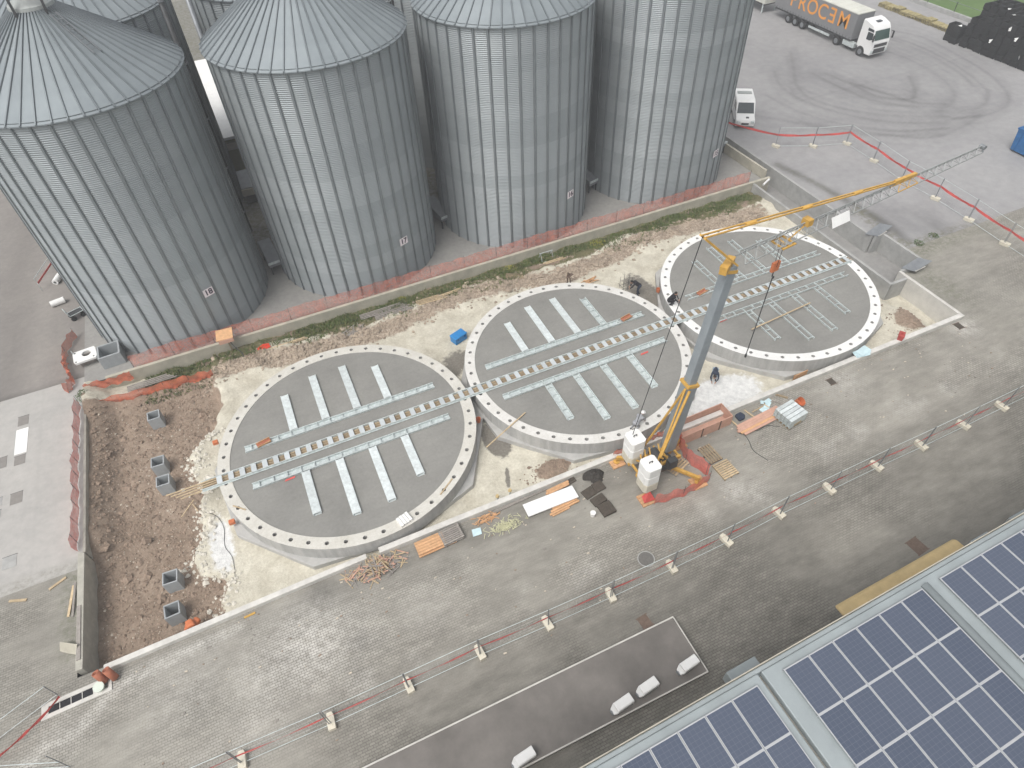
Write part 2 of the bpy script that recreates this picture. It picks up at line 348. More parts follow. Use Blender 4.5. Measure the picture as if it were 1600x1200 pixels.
# ================================================================== THE SETTING
# far ground frame around everything (with the site left open)
m = MB(); B = 600
for (x0, x1, y0, y1) in ((-B, B, -B, -55), (-B, -45, -55, 95), (90, B, -55, 95), (-B, B, 95, B)): m.quad([(x0, y0, -.02), (x1, y0, -.02), (x1, y1, -.02), (x0, y1, -.02)])
struct(m.build('ground', far_m))
YF = -8.1                                              # front edge of the pit
def pav_tone(X, Y):
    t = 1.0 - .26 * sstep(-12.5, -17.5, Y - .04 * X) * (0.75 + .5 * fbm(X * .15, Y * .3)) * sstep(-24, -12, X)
    t += .14 * np.exp(-((Y + 12.3) / 1.6) ** 2) * fbm(X * .2 + 5, Y * .4)
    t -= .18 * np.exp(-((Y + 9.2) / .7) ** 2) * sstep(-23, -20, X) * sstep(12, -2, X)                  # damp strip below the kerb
    for (x, y, r, a) in ((-18.5, -12.2, .55, .45), (-18.9, -13.4, .4, .4), (-17.6, -12.6, .3, .25), (-19.6, -8.6, .9, .4), (6.5, -17.5, 2.5, -.12), (3, -18.5, 3, .1)): t -= a * np.exp(-((X - x) ** 2 + (Y - y) ** 2) / r ** 2)
    t -= .20 * np.exp(-((X + 26.2) / 1.6) ** 2 - ((Y + 11.6) / .9) ** 2) + .13 * np.exp(-((X + 12) / 2.5) ** 2 - ((Y + 13.2) / .7) ** 2)
    for yy, a in ((-13.4, .07), (-14.2, -.06), (-12.6, .05), (-16.3, -.05)): t += a * np.exp(-((Y - yy - .03 * X) / .25) ** 2)
    t += .16 * (fbm(X * .07 + 2, Y * .22 + 4, 3) - .5) + .12 * np.exp(-((X - 6.5) / 3.5) ** 2 - ((Y + 17.8) / 1.5) ** 2)
    for (x0, x1, y0, y1, a) in ((4.5, 9.5, -19.2, -16.6, .10), (-12, -8.5, -13.2, -11.4, -.06), (13, 17.5, -13.5, -11.2, .07), (18, 26, -6.5, -2.2, -.05)): t += a * (sstep(x0, x0 + .3, X) * sstep(x1, x1 - .3, X) * sstep(y0, y0 + .3, Y) * sstep(y1, y1 - .3, Y))
    for (x, y, q, a) in ((12, -11, .5, .22), (16.5, -10.2, .35, .2), (20.3, -12.2, .3, .3), (-1.5, -12.8, .4, .18), (-8, -12.0, .5, .16), (1.8, -13.9, .35, .2), (24, -4, 1.4, .16), (8, -13.6, 1.2, .12)): t -= a * np.exp(-((X - x) ** 2 + (Y - y) ** 2) / q ** 2)
    return np.clip(t, .4, 1.4)
def pav_joint(X, Y):
    w = np.exp(-(((X + 20.6) / 2.4) ** 2 + ((Y + 11.2) / 2.0) ** 2)) * 1.4 + .55 * np.exp(-((seg_dist(X, Y, [(-29.6, -8.9), (-24, -8.7), (-22.8, -9.4)])) / .45) ** 2)
    return np.clip(.95 * sstep(.38, .62, fbm(X * .22 + 9, Y * .3)) * .8 + .12 + w, 0, 1) * (1 - .9 * np.exp(-((seg_dist(X, Y, [(-22.6, -8.5), (-16, -9), (-7, -9.6), (3, -10.5)])) / 1.0) ** 2))
def pav_powder(X, Y):
    p = 0
    for (x, y, r, a) in ((3.3, -12.9, .8, .8), (4.2, -13.6, .9, .6), (9.9, -9.6, 1.2, .4), (-20.8, -11.2, 2.2, .95), (-23, -11.8, 1.8, .6), (-23.5, -13.5, 1.8, .4), (-18.5, -11.6, 1.6, .4), (-26.5, -10.8, 2.2, .35), (-15, -11.8, 1.5, .3), (25.7, -8.6, .9, .9), (14.5, -9, 1.6, .5), (-31.9, -10.5, 1.2, .4)): p = np.maximum(p, a * np.exp(-((X - x) ** 2 + (Y - y) ** 2) / r ** 2))
    p = np.maximum(p, .95 * np.exp(-(seg_dist(X, Y, [(-24, -8.95), (-27, -9.1), (-29.5, -9.3), (-30.3, -9.9), (-31.0, -10.5), (-32.6, -10.8), (-34, -11.6)]) / .28) ** 2))
    return np.maximum(p, .45 * np.exp(-((Y + 13.2 - .05 * X) / .8) ** 2) * sstep(.5, .62, fbm(X * .8, Y * .8)))
def pav_moss(X, Y):
    return np.clip(1.1 * np.exp(-((Y + 22.4) / .8) ** 2) * sstep(-16, -6, X) + .7 * np.exp(-((Y + .9) / .7) ** 2) * (X > 26) * sstep(42, 30, X) + .55 * np.exp(-(((X - 28) / 1.2) ** 2 + ((Y + 4.5) / 3) ** 2)) + .6 * np.exp(-((X + 31.6) / .5) ** 2) * (Y > -7), 0, 1)
def pav_keep(x, y): return (y < YF) | ((x > 26.35) & (y < -.35) & ~((x < 28.95) & (y > -2.35))) | ((x < -31.3) & (y < -1.9))
xs = lin(-45, 90, .45, (-31.3, 26.35, 28.95)); ys = lin(-24, -.35, .35, (YF, -1.9, -2.35))
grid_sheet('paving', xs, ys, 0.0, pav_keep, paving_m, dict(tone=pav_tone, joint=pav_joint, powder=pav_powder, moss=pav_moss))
grid_sheet('paving', lin(-45, 90, 9), lin(-55, -24, 8), 0.0, None, paving_m, dict(tone=.85, joint=.5, powder=0, moss=0))
# concrete yard with tyre marks
TY = [[(62.4, 34.2), (64.1, 30.8), (63.2, 24.4), (61.6, 18.8), (59.0, 14.7), (56.9, 13.3), (53.9, 12.8), (50.0, 13.7)], [(60.6, 33.5), (61.6, 29.4), (60.9, 23.2), (59.1, 18.3), (57.3, 15.7), (54.3, 14.3), (51.3, 14.7)],
      [(42.2, 31.3), (40.6, 28.6), (39.9, 25.3), (40.7, 21.4), (42.5, 17.9), (45.6, 15.1), (49.1, 13.6)], [(47.7, 35.1), (44.3, 30.5), (41.8, 27.0), (41.1, 23.7), (42.7, 19.9), (46, 16.6), (50, 14.4)],
      [(36.5, 20.4), (38.8, 17.5), (41.7, 14.5), (44.9, 12.0), (49.0, 12.0), (53, 13)], [(46.8, 28.1), (47.2, 24.6), (47.4, 21.1), (49.7, 19.0), (51.4, 19.8), (54.0, 23.1)], [(37.5, 26.6), (37.9, 22.0), (39.9, 17.7), (43.2, 14.4), (48.0, 12.6)],
      [(47.4, 24.8), (48.6, 21.4), (49.7, 18.1), (52, 16.5)], [(60.5, 32.3), (60.6, 26.6), (59.4, 21.0), (57.8, 18.1)], [(33.5, 23.6), (36.6, 19.5), (39.2, 16.1), (42.5, 13.7), (46.5, 12)], [(45.5, 29), (45.6, 24), (46.6, 20), (49, 17.4)], [(56, 34), (57.6, 27), (56.6, 21), (54, 17), (50, 15.5)]]
def yard_tone(X, Y):
    t = np.full(X.shape, 1.0); core = in_poly(X, Y, [(52.9, 44.4), (62.1, 33.9), (61.5, 22.9), (58.2, 15.2), (48.5, 12.3), (39.5, 16.4), (35.0, 24.5), (36, 60)])
    d = seg_dist(X, Y, [(44, 40), (45, 27), (50, 19), (56, 24), (57, 36)]); t -= .16 * np.exp(-(d / 7.5) ** 2)
    for i, p in enumerate(TY):
        q = spline(p, 6); dd = seg_dist(X, Y, q); a = (.20, .16, .19, .16, .20, .18, .17, .16, .14, .16, .14, .12)[i]
        for off in (-1.9, 1.15, 2.6):
            q2 = [(x + off * .75, y + off * .55) for x, y in q]; t -= .35 * a * np.exp(-(seg_dist(X, Y, q2) / .25) ** 2) * (.3 + 1.1 * fbm(X * .3 + off, Y * .3 + i))
        t -= a * np.exp(-(dd / .22) ** 2) * (.45 + .9 * fbm(X * .35 + i, Y * .35)); t -= .05 * np.exp(-(dd / .9) ** 2)
    for p, w, a in (([(28.9, 14.6), (29.8, 10.0), (30.4, 4.0), (30.2, .5)], .45, .42), ([(31, 5), (34.4, 3.0), (34.0, 0.1)], 1.2, .16), ([(30.5, 3), (33, 1)], 1.3, .2)): t -= a * np.exp(-(seg_dist(X, Y, p) / w) ** 2) * (.5 + fbm(X * .7, Y * .7))
    for xj in (33.5, 46, 58.5): t -= .05 * np.exp(-((X - xj) / .1) ** 2)
    for yj in (8, 24): t -= .05 * np.exp(-((Y - yj) / .1) ** 2)
    return np.clip(t, .35, 1.2)
grid_sheet('concrete_yard', lin(27.95, 76, .28, (28.95,)), lin(-.35, 50, .28, (2.0,)), 0.004, lambda x, y: ~((x < 28.95) & (y < 2.0)), yard_m, dict(tone=yard_tone, moss=lambda X, Y: np.clip(.9 * np.exp(-((Y + .1) / .5) ** 2) * sstep(44, 30, X) + .8 * np.exp(-((X - 29.6) / .6) ** 2) * (Y < 6) * (Y > 0) + .5 * np.exp(-(seg_dist(X, Y, [(28.9, 14.6), (29.8, 10), (30.4, 4)]) / .5) ** 2), 0, 1)))
grid_sheet('concrete_yard', lin(27.95, 90, 6), lin(50, 95, 6), 0.004, None, yard_m, dict(tone=.95, moss=0))
# grass field beyond the kerb at upper right
def rot_sheet(name, poly, z, mat):
    m = MB(); m.quad([(x, y, z) for x, y in poly]); o = m.build(name, mat, fix=False); me = o.data
    for k, v in (('tone', 1.0), ('moss', 0.0)): a = me.attributes.new(k, 'FLOAT', 'POINT'); a.data.foreach_set('value', [v] * len(me.vertices))
    return struct(o)
rot_sheet('field', [(73.2, -40), (300, -40), (300, 300), (73.2, 300)], .03, field_m)
# left: concrete apron, asphalt road
def apron_tone(X, Y):
    t = 1 - .10 * fbm(X * .5, Y * .5)
    for x in (-33.6, -36.4): t -= .07 * np.exp(-((X - x) / .05) ** 2)
    for y in (8.2, 3.4, 10.9): t -= .06 * np.exp(-((Y - y) / .07) ** 2)
    return t
grid_sheet('concrete_apron', lin(-45, -31.0, .16), lin(-1.9, 13.8, .25), 0.004, None, apron_m, dict(tone=apron_tone, moss=lambda X, Y: .5 * np.exp(-((Y + 1.6) / .4) ** 2)))
grid_sheet('left_road', lin(-45, -31.05, .4), lin(13.8, 95, .6), 0.004, None, road_m, dict(tone=lambda X, Y: 1 - .2 * np.exp(-((X + 36) / 1.0) ** 2) * fbm(X, Y * .2) + .08 * np.exp(-((X + 34) / .6) ** 2) - .3 * np.exp(-((Y - 13.85) / .12) ** 2), moss=0))
# slab under the silos
grid_sheet('silo_slab', lin(-31.05, 26.3, .6), lin(12.9, 95, .6), 0.03, None, siloslab_m, dict(tone=lambda X, Y: 1 - .25 * sstep(22, 28, Y) + .12 * fbm(X * .6, Y * .6) - .06, moss=lambda X, Y: .9 * sstep(19, 25, Y)))
m = MB(); m.box(-31.05, 26.3, 12.98, 60, -2.0, .026); struct(m.build('silo_slab_edge', siloslab_m))
for nm in ('tone', 'moss'):
    a = bpy.data.objects['silo_slab_edge'].data.attributes.new(nm, 'FLOAT', 'POINT'); a.data.foreach_set('value', [.8 if nm == 'tone' else 0.] * 8)
# trench floor between the right-hand walls
grid_sheet('trench_floor', lin(24.5, 28.95, .4), lin(-3.3, 60, .5), -1.3, None, ditch_m, dict(tone=lambda X, Y: .9 + .25 * fbm(X, Y), moss=lambda X, Y: .5 * np.exp(-((X - 24.8) / .4) ** 2)))
# the pit floor
CX = [-15.64, 0.0, 15.69]; CYR = [.05, 0., .05]; RI = [7.05, 6.86, 6.98]; RO = [7.76, 7.54, 7.66]; ZT = .9
def soilb(X, Y): return np.interp(Y, [-8, -6.8, -5.8, -4.8, -3.6, -2, .8, 4.6, 5.3, 5.9, 8, 11], [-24.2, -24.6, -24.3, -25.6, -25.9, -25.3, -25.0, -24.8, -23.6, -23.1, -23.0, -22.8]) + 1.5 * (fbm(X * .6 + 3, Y * .8) - .5)
def pit_z(X, Y):
    z = np.full(X.shape, -.42); d = X - soilb(X, Y)
    z = z - .72 * sstep(.25, -.45, d) + .07 * np.exp(-((d - .5) / .5) ** 2)
    z += .16 * (fbm(X * 1.3, Y * 1.3) - .5) * (1 + 1.0 * (d < 0)) + .22 * (fbm(X * .5 + 8, Y * .5) - .5) * (d < 0)
    bank = sstep(8.6, 10.0, Y); z += bank * (.22 + .5 * (fbm(X * .9, Y * 1.2) - .45)); z -= .32 * sstep(10.9, 12.6, Y)
    z += .55 * sstep(9.4, 11.2, Y) * (d < 0) * 1.0
    z -= .9 * sstep(23.2, 24.8, X) * sstep(3, -2, Y); z += .6 * np.exp(-(((X - 23.6) / 1.3) ** 2 + ((Y + 6.2) / 1.4) ** 2))
    z += .95 * sstep(-29.3, -30.9, X + .5 * (fbm(X, Y * .8) - .5)) * sstep(-2.2, .2, Y)
    z += .35 * np.exp(-(((X + 5.2) / 1.0) ** 2 + ((Y + 6.9) / .6) ** 2))
    return z
def p_soil(X, Y):
    s = sstep(.35, -.35, X - soilb(X, Y)) * sstep(11.6, 10.2, Y); s = np.maximum(s, .75 * sstep(.56, .68, fbm(X * .45 + 21, Y * .9)) * sstep(9.6, 10.6, Y) * sstep(24, 22, X)); return np.maximum(s, np.maximum(np.exp(-(((X + 5.2) / 1.2) ** 2 + ((Y + 6.9) / .7) ** 2) ** 2), .9 * np.exp(-(((X - 23.4) / 1.3) ** 2 + ((Y + 6.4) / 1.2) ** 2) ** 2)))
def p_rub(X, Y): return np.exp(-((Y - 9.9 + .5 * np.sin(X * .35) + 1.2 * (fbm(X * .35, Y * .3 + 7) - .5)) / 1.0) ** 2) * (.55 + .8 * fbm(X * .6 + 2, Y * .9)) * sstep(24.5, 22, X) * sstep(-29, -24, X)
def p_grass(X, Y): return sstep(10.5, 11.3, Y + .4 * np.sin(X * .4) + 2.2 * (fbm(X * .3 + 11, Y * .5) - .5)) * (.65 + .35 * fbm(X * .25, Y)) * sstep(-29, -26, X)
def p_pow(X, Y): return np.clip(np.exp(-(((X - 7.2) / 2.8) ** 2 + ((Y + 6.4) / 1.5) ** 2)) * 1.5 + .9 * np.exp(-(((X + 24.1) / .8) ** 2 + ((Y + 3.5) / 2.5) ** 2)), 0, 1)
def p_wet(X, Y): return np.clip(1.2 * np.exp(-(((X - 8.3) / 1.2) ** 2 + ((Y - 4.6) / 2.6) ** 2)) + 1.2 * np.exp(-(((X + 7.4) / .85) ** 2 + ((Y + 3.3) / 1.5) ** 2) ** 2) + .9 * np.exp(-(((X + 7) / 1.3) ** 2 + ((Y - 4.2) / 1.2) ** 2)) + .8 * np.exp(-(seg_dist(X, Y, [(-7.7, -5.6), (-8.1, -6.8)]) / .18) ** 2) + .7 * np.exp(-(((X + 8.2) / .8) ** 2 + ((Y - 3.0) / .8) ** 2)), 0, 1)
grid_sheet('pit_ground', lin(-31.0, 26.3, .17), lin(-8.0, 12.98, .17), pit_z, lambda x, y: ~((x > 24.5) & (y > -3.3)), pit_m, dict(soil=p_soil, rubble=p_rub, grass=p_grass, powder=p_pow, wet=p_wet))

# ------------------------------------------------------------------ walls
def wall(name, label, poly, z0, z1, mat, cap=None):
    w = thing(name, label, 'wall', (poly[0][0], poly[0][1], 0)); m = MB(); x, y = poly[0]
    m.prism([(a - x, b - y) for a, b in poly], z0, z1); bevel(m.build('wall_body', mat, w), .025)
    return w
def strip(x0, y0, x1, y1, w): d = Vector((x1 - x0, y1 - y0)); n = Vector((-d.y, d.x)).normalized() * w / 2; return [(x0 + n.x, y0 + n.y), (x0 - n.x, y0 - n.y), (x1 - n.x, y1 - n.y), (x1 + n.x, y1 + n.y)]
wall_front = simple('kerb_wall_concrete', (.60, .585, .55), .85, var=.16, scale=1.6, bump=.004)
wall('kerb_wall', 'pale concrete kerb wall in front of the brown soil and left ring', strip(-30.0, -8.28, -16.9, -7.98, .30), -1.5, .28, wall_front)
wall('kerb_wall', 'long pale concrete kerb wall running past the crane to the right corner', strip(-16.2, -7.98, 26.3, -7.95, .34), -1.7, .34, wall_front)
w_old = simple('old_wall_concrete', (.40, .385, .335), .9, var=.2, scale=1.4, bump=.006)
wall('retaining_wall', 'weathered concrete retaining wall on the left edge of the soil pit', [(-31.25, -7.9), (-30.92, -7.9), (-30.86, -1.2), (-31.2, -1.0)], -1.8, .30, w_old)
wall('retaining_wall', 'low concrete edge beside orange netting left of the soil pit', [(-31.05, -1.0), (-30.9, -1.0), (-30.9, 11.2), (-31.05, 11.2)], -1.8, .10, w_old)
w_back = simple('back_wall_concrete', (.43, .405, .335), .9, var=.18, scale=1.1, bump=.005)
wall('retaining_wall', 'long beige retaining wall between the silos and the grassy bank', strip(-29.6, 12.72, 26.5, 12.86, .24), -1.4, .32, w_back)
wall('trench_wall', 'concrete wall between right ring and the narrow trench', strip(24.55, 12.6, 24.55, -3.3, .22), -1.9, .30, concrete_grey)
wall('trench_wall', 'stepped-back end wall of the trench beside dark soil corner', [(24.45, -3.3), (26.2, -3.3), (26.2, -3.07), (24.45, -3.07)], -1.9, .24, concrete_grey)
wall('trench_wall', 'long outer trench wall beside the concrete yard', strip(27.8, 24, 27.8, 1.9, .22), -1.9, .30, concrete_grey)
wall('trench_wall', 'outer wall of the square bay in the trench', [(27.91, 1.8), (28.95, 1.8), (28.95, -2.35), (26.3, -2.35), (26.3, -2.6), (28.72, -2.6), (28.72, 1.58), (27.7, 1.58), (27.7, 1.88), (27.91, 1.88)][:0] or [(28.72, 1.9), (28.95, 1.9), (28.95, -2.45), (28.72, -2.45)], -1.9, .30, concrete_grey)
wall('trench_wall', 'short far side wall of the square trench bay', [(27.93, 1.9), (27.93, 1.68), (28.71, 1.68), (28.71, 1.9)], -1.9, .31, concrete_grey)
wall('trench_wall', 'short near side wall of the square trench bay', [(26.36, -2.28), (26.36, -2.5), (28.71, -2.5), (28.71, -2.28)], -1.9, .31, concrete_grey)
wall('trench_wall', 'pale concrete wall at the right corner of the pit', strip(26.22, -2.4, 26.22, -7.76, .24), -2.0, .33, concrete)
wall('parapet_wall', 'olive stained parapet wall beside the rightmost silo', strip(26.15, 13.1, 25.9, 22, .22), .03, .95, w_back)

# ------------------------------------------------------------------ ring foundations
hole_m = simple('hole_floor', (.22, .215, .20), .9)
def ring_wall_mesh(ri, ro, n, mat, hr=.125, depth=.26, z0=-.08, z1=ZT):
    m = MB(); rm = (ri + ro) / 2
    pt = lambda r, a, z: (r * math.cos(a), r * math.sin(a), z)
    for k in range(n):
        a0 = 2 * math.pi * k / n; a1 = 2 * math.pi * (k + 1) / n; am = (a0 + a1) / 2; ha = hr / rm
        outer = [pt(ri, a0, z1), pt(rm, a0, z1), pt(ro, a0, z1), pt(ro, am, z1), pt(ro, a1, z1), pt(rm, a1, z1), pt(ri, a1, z1), pt(ri, am, z1)]
        cxm, cym = rm * math.cos(am), rm * math.sin(am)
        # hole verts in matching order: directions towards outer points
        hole = []
        for q in outer:
            d = Vector((q[0] - cxm, q[1] - cym)).normalized() * hr; hole.append((cxm + d.x, cym + d.y, z1))
        hb = [(x, y, z1 - depth) for x, y, z in hole]
        base = len(m.v); m.v += outer + hole + hb
        for i in range(8):
            j = (i + 1) % 8; m.f.append((base + i, base + j, base + 8 + j, base + 8 + i)); m.m.append(0)
            m.f.append((base + 8 + i, base + 8 + j, base + 16 + j, base + 16 + i)); m.m.append(0)
        m.f.append(tuple(base + 16 + i for i in range(8))); m.m.append(1)
        for s in range(2):
            b0, b1 = (a0, am) if s == 0 else (am, a1)
            m.add([pt(ro, b0, z1), pt(ro, b1, z1), pt(ro, b1, z0), pt(ro, b0, z0)], [(0, 1, 2, 3)])
            m.add([pt(ri, b0, z1), pt(ri, b1, z1), pt(ri, b1, z1 - .1), pt(ri, b0, z1 - .1)], [(3, 2, 1, 0)])
    me = m.mesh('ring_wall', [mat, hole_m], fix=False); bm = bmesh.new(); bm.from_mesh(me); bmesh.ops.remove_doubles(bm, verts=bm.verts, dist=.0005); bmesh.ops.recalc_face_normals(bm, faces=bm.faces); bm.to_mesh(me); bm.free(); return me
RL = ['left ring foundation with grey concrete floor beside the brown soil', 'middle ring foundation with grey concrete floor, next to the crane base', 'right ring foundation with grey concrete floor and bright white rim']
rings = []; plinth_m = simple('plinth_concrete', (.42, .415, .40), .85, var=.16, scale=1.2, bump=.004)
ring_white = None
for i in range(3):
    r = thing('ring_foundation', RL[i], 'foundation', (CX[i], CYR[i], 0), 0, 'ring foundations in a row'); rings.append(r)
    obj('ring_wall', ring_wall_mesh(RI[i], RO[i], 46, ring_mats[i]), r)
    m = MB(); n = 96; a = [2 * math.pi * k / n for k in range(n)]
    m.quad([((RI[i] + .03) * math.cos(t), (RI[i] + .03) * math.sin(t), ZT - .035) for t in a]); m.build('floor_fill', fill_m, r, fix=False)
    m = MB(); oct_ = [((RO[i] + .12) / math.cos(math.pi / 10) * math.cos(math.pi / 10 + 2 * math.pi * k / 10 + .12), (RO[i] + .12) / math.cos(math.pi / 10) * math.sin(math.pi / 10 + 2 * math.pi * k / 10 + .12)) for k in range(10)]
    oct_ = [(x, max(-7.72, y)) for x, y in oct_]
    m.prism(oct_, -1.6, -.06); bevel(m.build('plinth', plinth_m, r), .03)

# steel frames on the fill
UF = {}
def u_channel(L, w, h, t=.02, ribs=0, bottom=True, lid=False):
    key = (round(L, 2), w, h, ribs, bottom, lid)
    if key in UF: return UF[key]
    m = MB(); m.box(0, L, -w / 2, -w / 2 + t, 0, h); m.box(0, L, w / 2 - t, w / 2, 0, h)
    if bottom: m.box(0, L, -w / 2 + t, w / 2 - t, .002, .018)
    if lid: m.box(0.05, L - .05, -w / 2 - .01, w / 2 + .01, h + .002, h + .014)
    # rolled outer lips
    m.box(0, L, -w / 2 - .03, -w / 2 + t * .2, h - .012, h); m.box(0, L, w / 2 - t * .2, w / 2 + .03, h - .012, h)
    me = m.mesh('channel', [galv_bright if lid else galv]); UF[key] = me; return me
rib_me = {}
def rib_mesh(w, h):
    k = (w, h)
    if k not in rib_me:
        m = MB(); m.box(-.02, .02, -w / 2 + .021, w / 2 - .021, .03, h - .005); rib_me[k] = m.mesh('cross_rib', galv)
    return rib_me[k]
FL = {(0, 1): 'galvanised comb-shaped channel frame on the far half of the left ring floor', (0, -1): 'galvanised comb-shaped channel frame with bright lids on the near half of the left ring floor',
      (1, 1): 'galvanised comb-shaped channel frame on the far half of the middle ring floor', (1, -1): 'galvanised comb-shaped channel frame on the near half of the middle ring floor',
      (2, 1): 'open galvanised comb-shaped frame on the far half of the right ring floor', (2, -1): 'open galvanised comb-shaped frame on the near half of the right ring floor'}
zf = ZT - .033
for i in range(3):
    for sgn in (1, -1):
        fr = thing('steel_comb', FL[(i, sgn)], 'steelwork', (CX[i], CYR[i] + sgn * 1.45 - (.0 if sgn > 0 else .0), zf), 0, 'channel frames on the ring floors')
        opened = i == 2
        mc = obj('main_channel', u_channel(12.0, .40, .16, bottom=not opened), fr, (-6.0, 0, 0))
        for k in range(15): obj('cross_rib', rib_mesh(.40, .16), mc, (.4 + k * .8, 0, 0))
        for x, L in ((-3.0, 3.15), (-1.0, 4.1), (1.0, 4.1), (3.0, 3.15)):
            lid = (i == 0) or (i == 1 and sgn > 0 and x != 3.0)
            st = obj('stub_channel', u_channel(L, .43, .14, bottom=not opened, lid=lid), fr, (x, sgn * .235, 0), sgn * math.pi / 2)
            if not lid:
                nr = 4 if opened else 5
                for k in range(nr): obj('cross_rib', rib_mesh(.43, .14), st, (.3 + k * (L - .45) / (nr - 1), 0, 0))
# central slotted channel across all three rings
ch = thing('slotted_channel', 'long slotted steel channel with white plates crossing all three rings', 'steel channel', (-24.3, -.12, ZT + .01))
LCH = 47.4
for s in (-1, 1):
    m = MB(); m.box(.0, LCH, s * .30 - .02, s * .30 + .02, 0, .17); m.box(0, LCH, s * .335 - .035, s * .335 + .035, .002, .02); m.build('side_rail', galv, ch)
mp = MB(); mp.box(-.15, .15, -.278, .278, .12, .14); plate_me = mp.mesh('cover_plate', simple('white_cover_plate', (.56, .595, .61), .4, .15, var=.08, scale=2, rnd=.1))
mb_ = MB()
for q in (-.18, 0., .18): mb_.box(-.17, .17, q - .05, q + .05, .012, .05)
batten_me = mb_.mesh('timber_batten_set', wood_brown)
m = MB(); m.box(.02, LCH - .02, -.278, .278, .0, .008); m.build('channel_bed', wood_brown, ch)
k = 0; x = 1.0
while x < LCH - .2:
    obj('cover_plate', plate_me, ch, (x, 0, random.uniform(-.004, .004))); obj('batten_set', batten_me, ch, (x + .325, 0, 0)); x += .65; k += 1
tb = thing('timber_batten', 'loose pale timber battens sticking out of the channel end over the soil', 'timber', (-24.3, -.1, ZT))
for q in range(4):
    m = MB(); m.bar((-1.2 - .25 * q, -.35 + .2 * q, .05), (1.2, -.24 + .15 * q, .10), .07, .04); m.build('batten', wood_pale, tb)

# ------------------------------------------------------------------ silos
SR = 6.3; SH = 16.9; SAP = 20.55; NW = 40; NR = 52; CAPR = 1.05
def silo_wall_mesh():
    per = .12; nw = int(SH / per); nz = nw * 4; seg = 96
    zs = np.linspace(0, SH, nz + 1); rr = SR + .027 * np.sin(np.arange(nz + 1) * math.pi / 2)
    a = np.linspace(0, 2 * math.pi, seg, endpoint=False); V = np.stack([rr[:, None] * np.cos(a), rr[:, None] * np.sin(a), np.repeat(zs[:, None], seg, 1)], -1).reshape(-1, 3)
    I = np.arange((nz + 1) * seg).reshape(nz + 1, seg); J = np.roll(I, -1, 1); F = np.stack([I[:-1], J[:-1], J[1:], I[1:]], -1).reshape(-1, 4)
    me = bpy.data.meshes.new('silo_wall'); me.vertices.add(len(V)); me.vertices.foreach_set('co', V.reshape(-1).astype(np.float32)); me.loops.add(F.size); me.loops.foreach_set('vertex_index', F.reshape(-1).astype(np.int32)); me.polygons.add(len(F)); me.polygons.foreach_set('loop_start', np.arange(0, F.size, 4, dtype=np.int32)); me.polygons.foreach_set('loop_total', np.full(len(F), 4, dtype=np.int32)); me.polygons.foreach_set('use_smooth', np.ones(len(F), dtype=bool)); me.update(calc_edges=True); me.materials.append(silo_wall); return me
wall_me = silo_wall_mesh()
m = MB()   # omega-profile upright
prof = [(-.10, SR + .029), (-.055, SR + .032), (-.045, SR + .085), (.045, SR + .085), (.055, SR + .032), (.10, SR + .029)]
n = len(prof); V = [(r, u, 0.) for u, r in prof] + [(r, u, SH - .05) for u, r in prof]
m.add(V, [(k, k + 1, n + k + 1, n + k) for k in range(n - 1)] + [tuple(range(n)), tuple(range(n, 2 * n))]); stiff_me = m.mesh('stiffener', silo_rib)
m = MB(); da = math.pi / NR; re = SR + .22; sl = (SAP - SH) / (SR - CAPR * .9)
zr = lambda r: SH + .02 + (SR - r) * sl
c, s = math.cos(da), math.sin(da)
m.quad([(CAPR * c * .9, -CAPR * s * .9, zr(CAPR * .9)), (re * c, -re * s, zr(re)), (re * c, re * s, zr(re)), (CAPR * c * .9, CAPR * s * .9, zr(CAPR * .9))])
m.quad([(re * c, -re * s, zr(re)), (re * c, -re * s, zr(re) - .06), (re * c, re * s, zr(re) - .06), (re * c, re * s, zr(re))])
for sg in (1,):
    w0, w1, h = .055, .03, .085
    def e(r, off, dz): a = da; x = r * math.cos(a) + off * math.sin(a); y = r * math.sin(a) - off * math.cos(a); return (x, y, zr(r) + dz)
    i0, o0 = CAPR * .9, re + .03
    P_ = [e(i0, -w0, 0.001), e(i0, -w1, h), e(i0, w1, h), e(i0, w0, .001), e(o0, -w0, .001), e(o0, -w1, h), e(o0, w1, h), e(o0, w0, .001)]
    m.add(P_, [(0, 1, 5, 4), (1, 2, 6, 5), (2, 3, 7, 6), (4, 5, 6, 7)], 1)
roofp_me = m.mesh('roof_panel', [silo_roof, silo_roof_rib], fix=False)
m = MB()
for z0, z1, r0, r1 in ((zr(CAPR) - .02, zr(CAPR) + .16, CAPR + .12, CAPR + .10), (zr(CAPR) + .16, zr(CAPR) + .55, CAPR + .10, .55), (zr(CAPR) + .55, zr(CAPR) + .75, .55, .55)): m.cyl((0, 0, z0), (0, 0, z1), r0, r1, 32)
cap_me = m.mesh('roof_cap', cap_m)
m = MB(); m.cyl((0, 0, SH - .12), (0, 0, SH + .01), SR + .06, SR + .10, 96, cap=False); eave_me = m.mesh('eave_ring', silo_rib, smooth=True)
def text_mesh(txt, size, ext, mat, bold=.0):
    cu = bpy.data.curves.new('txt', 'FONT'); cu.body = txt; cu.size = size; cu.extrude = ext; cu.align_x = 'CENTER'; cu.align_y = 'CENTER'; cu.offset = bold
    o = bpy.data.objects.new('txt', cu); COL.objects.link(o); bpy.context.view_layer.update(); dg = bpy.context.evaluated_depsgraph_get(); me = bpy.data.meshes.new_from_object(o.evaluated_get(dg)); bpy.data.objects.remove(o); bpy.data.curves.remove(cu)
    me.materials.clear(); me.materials.append(mat); return me
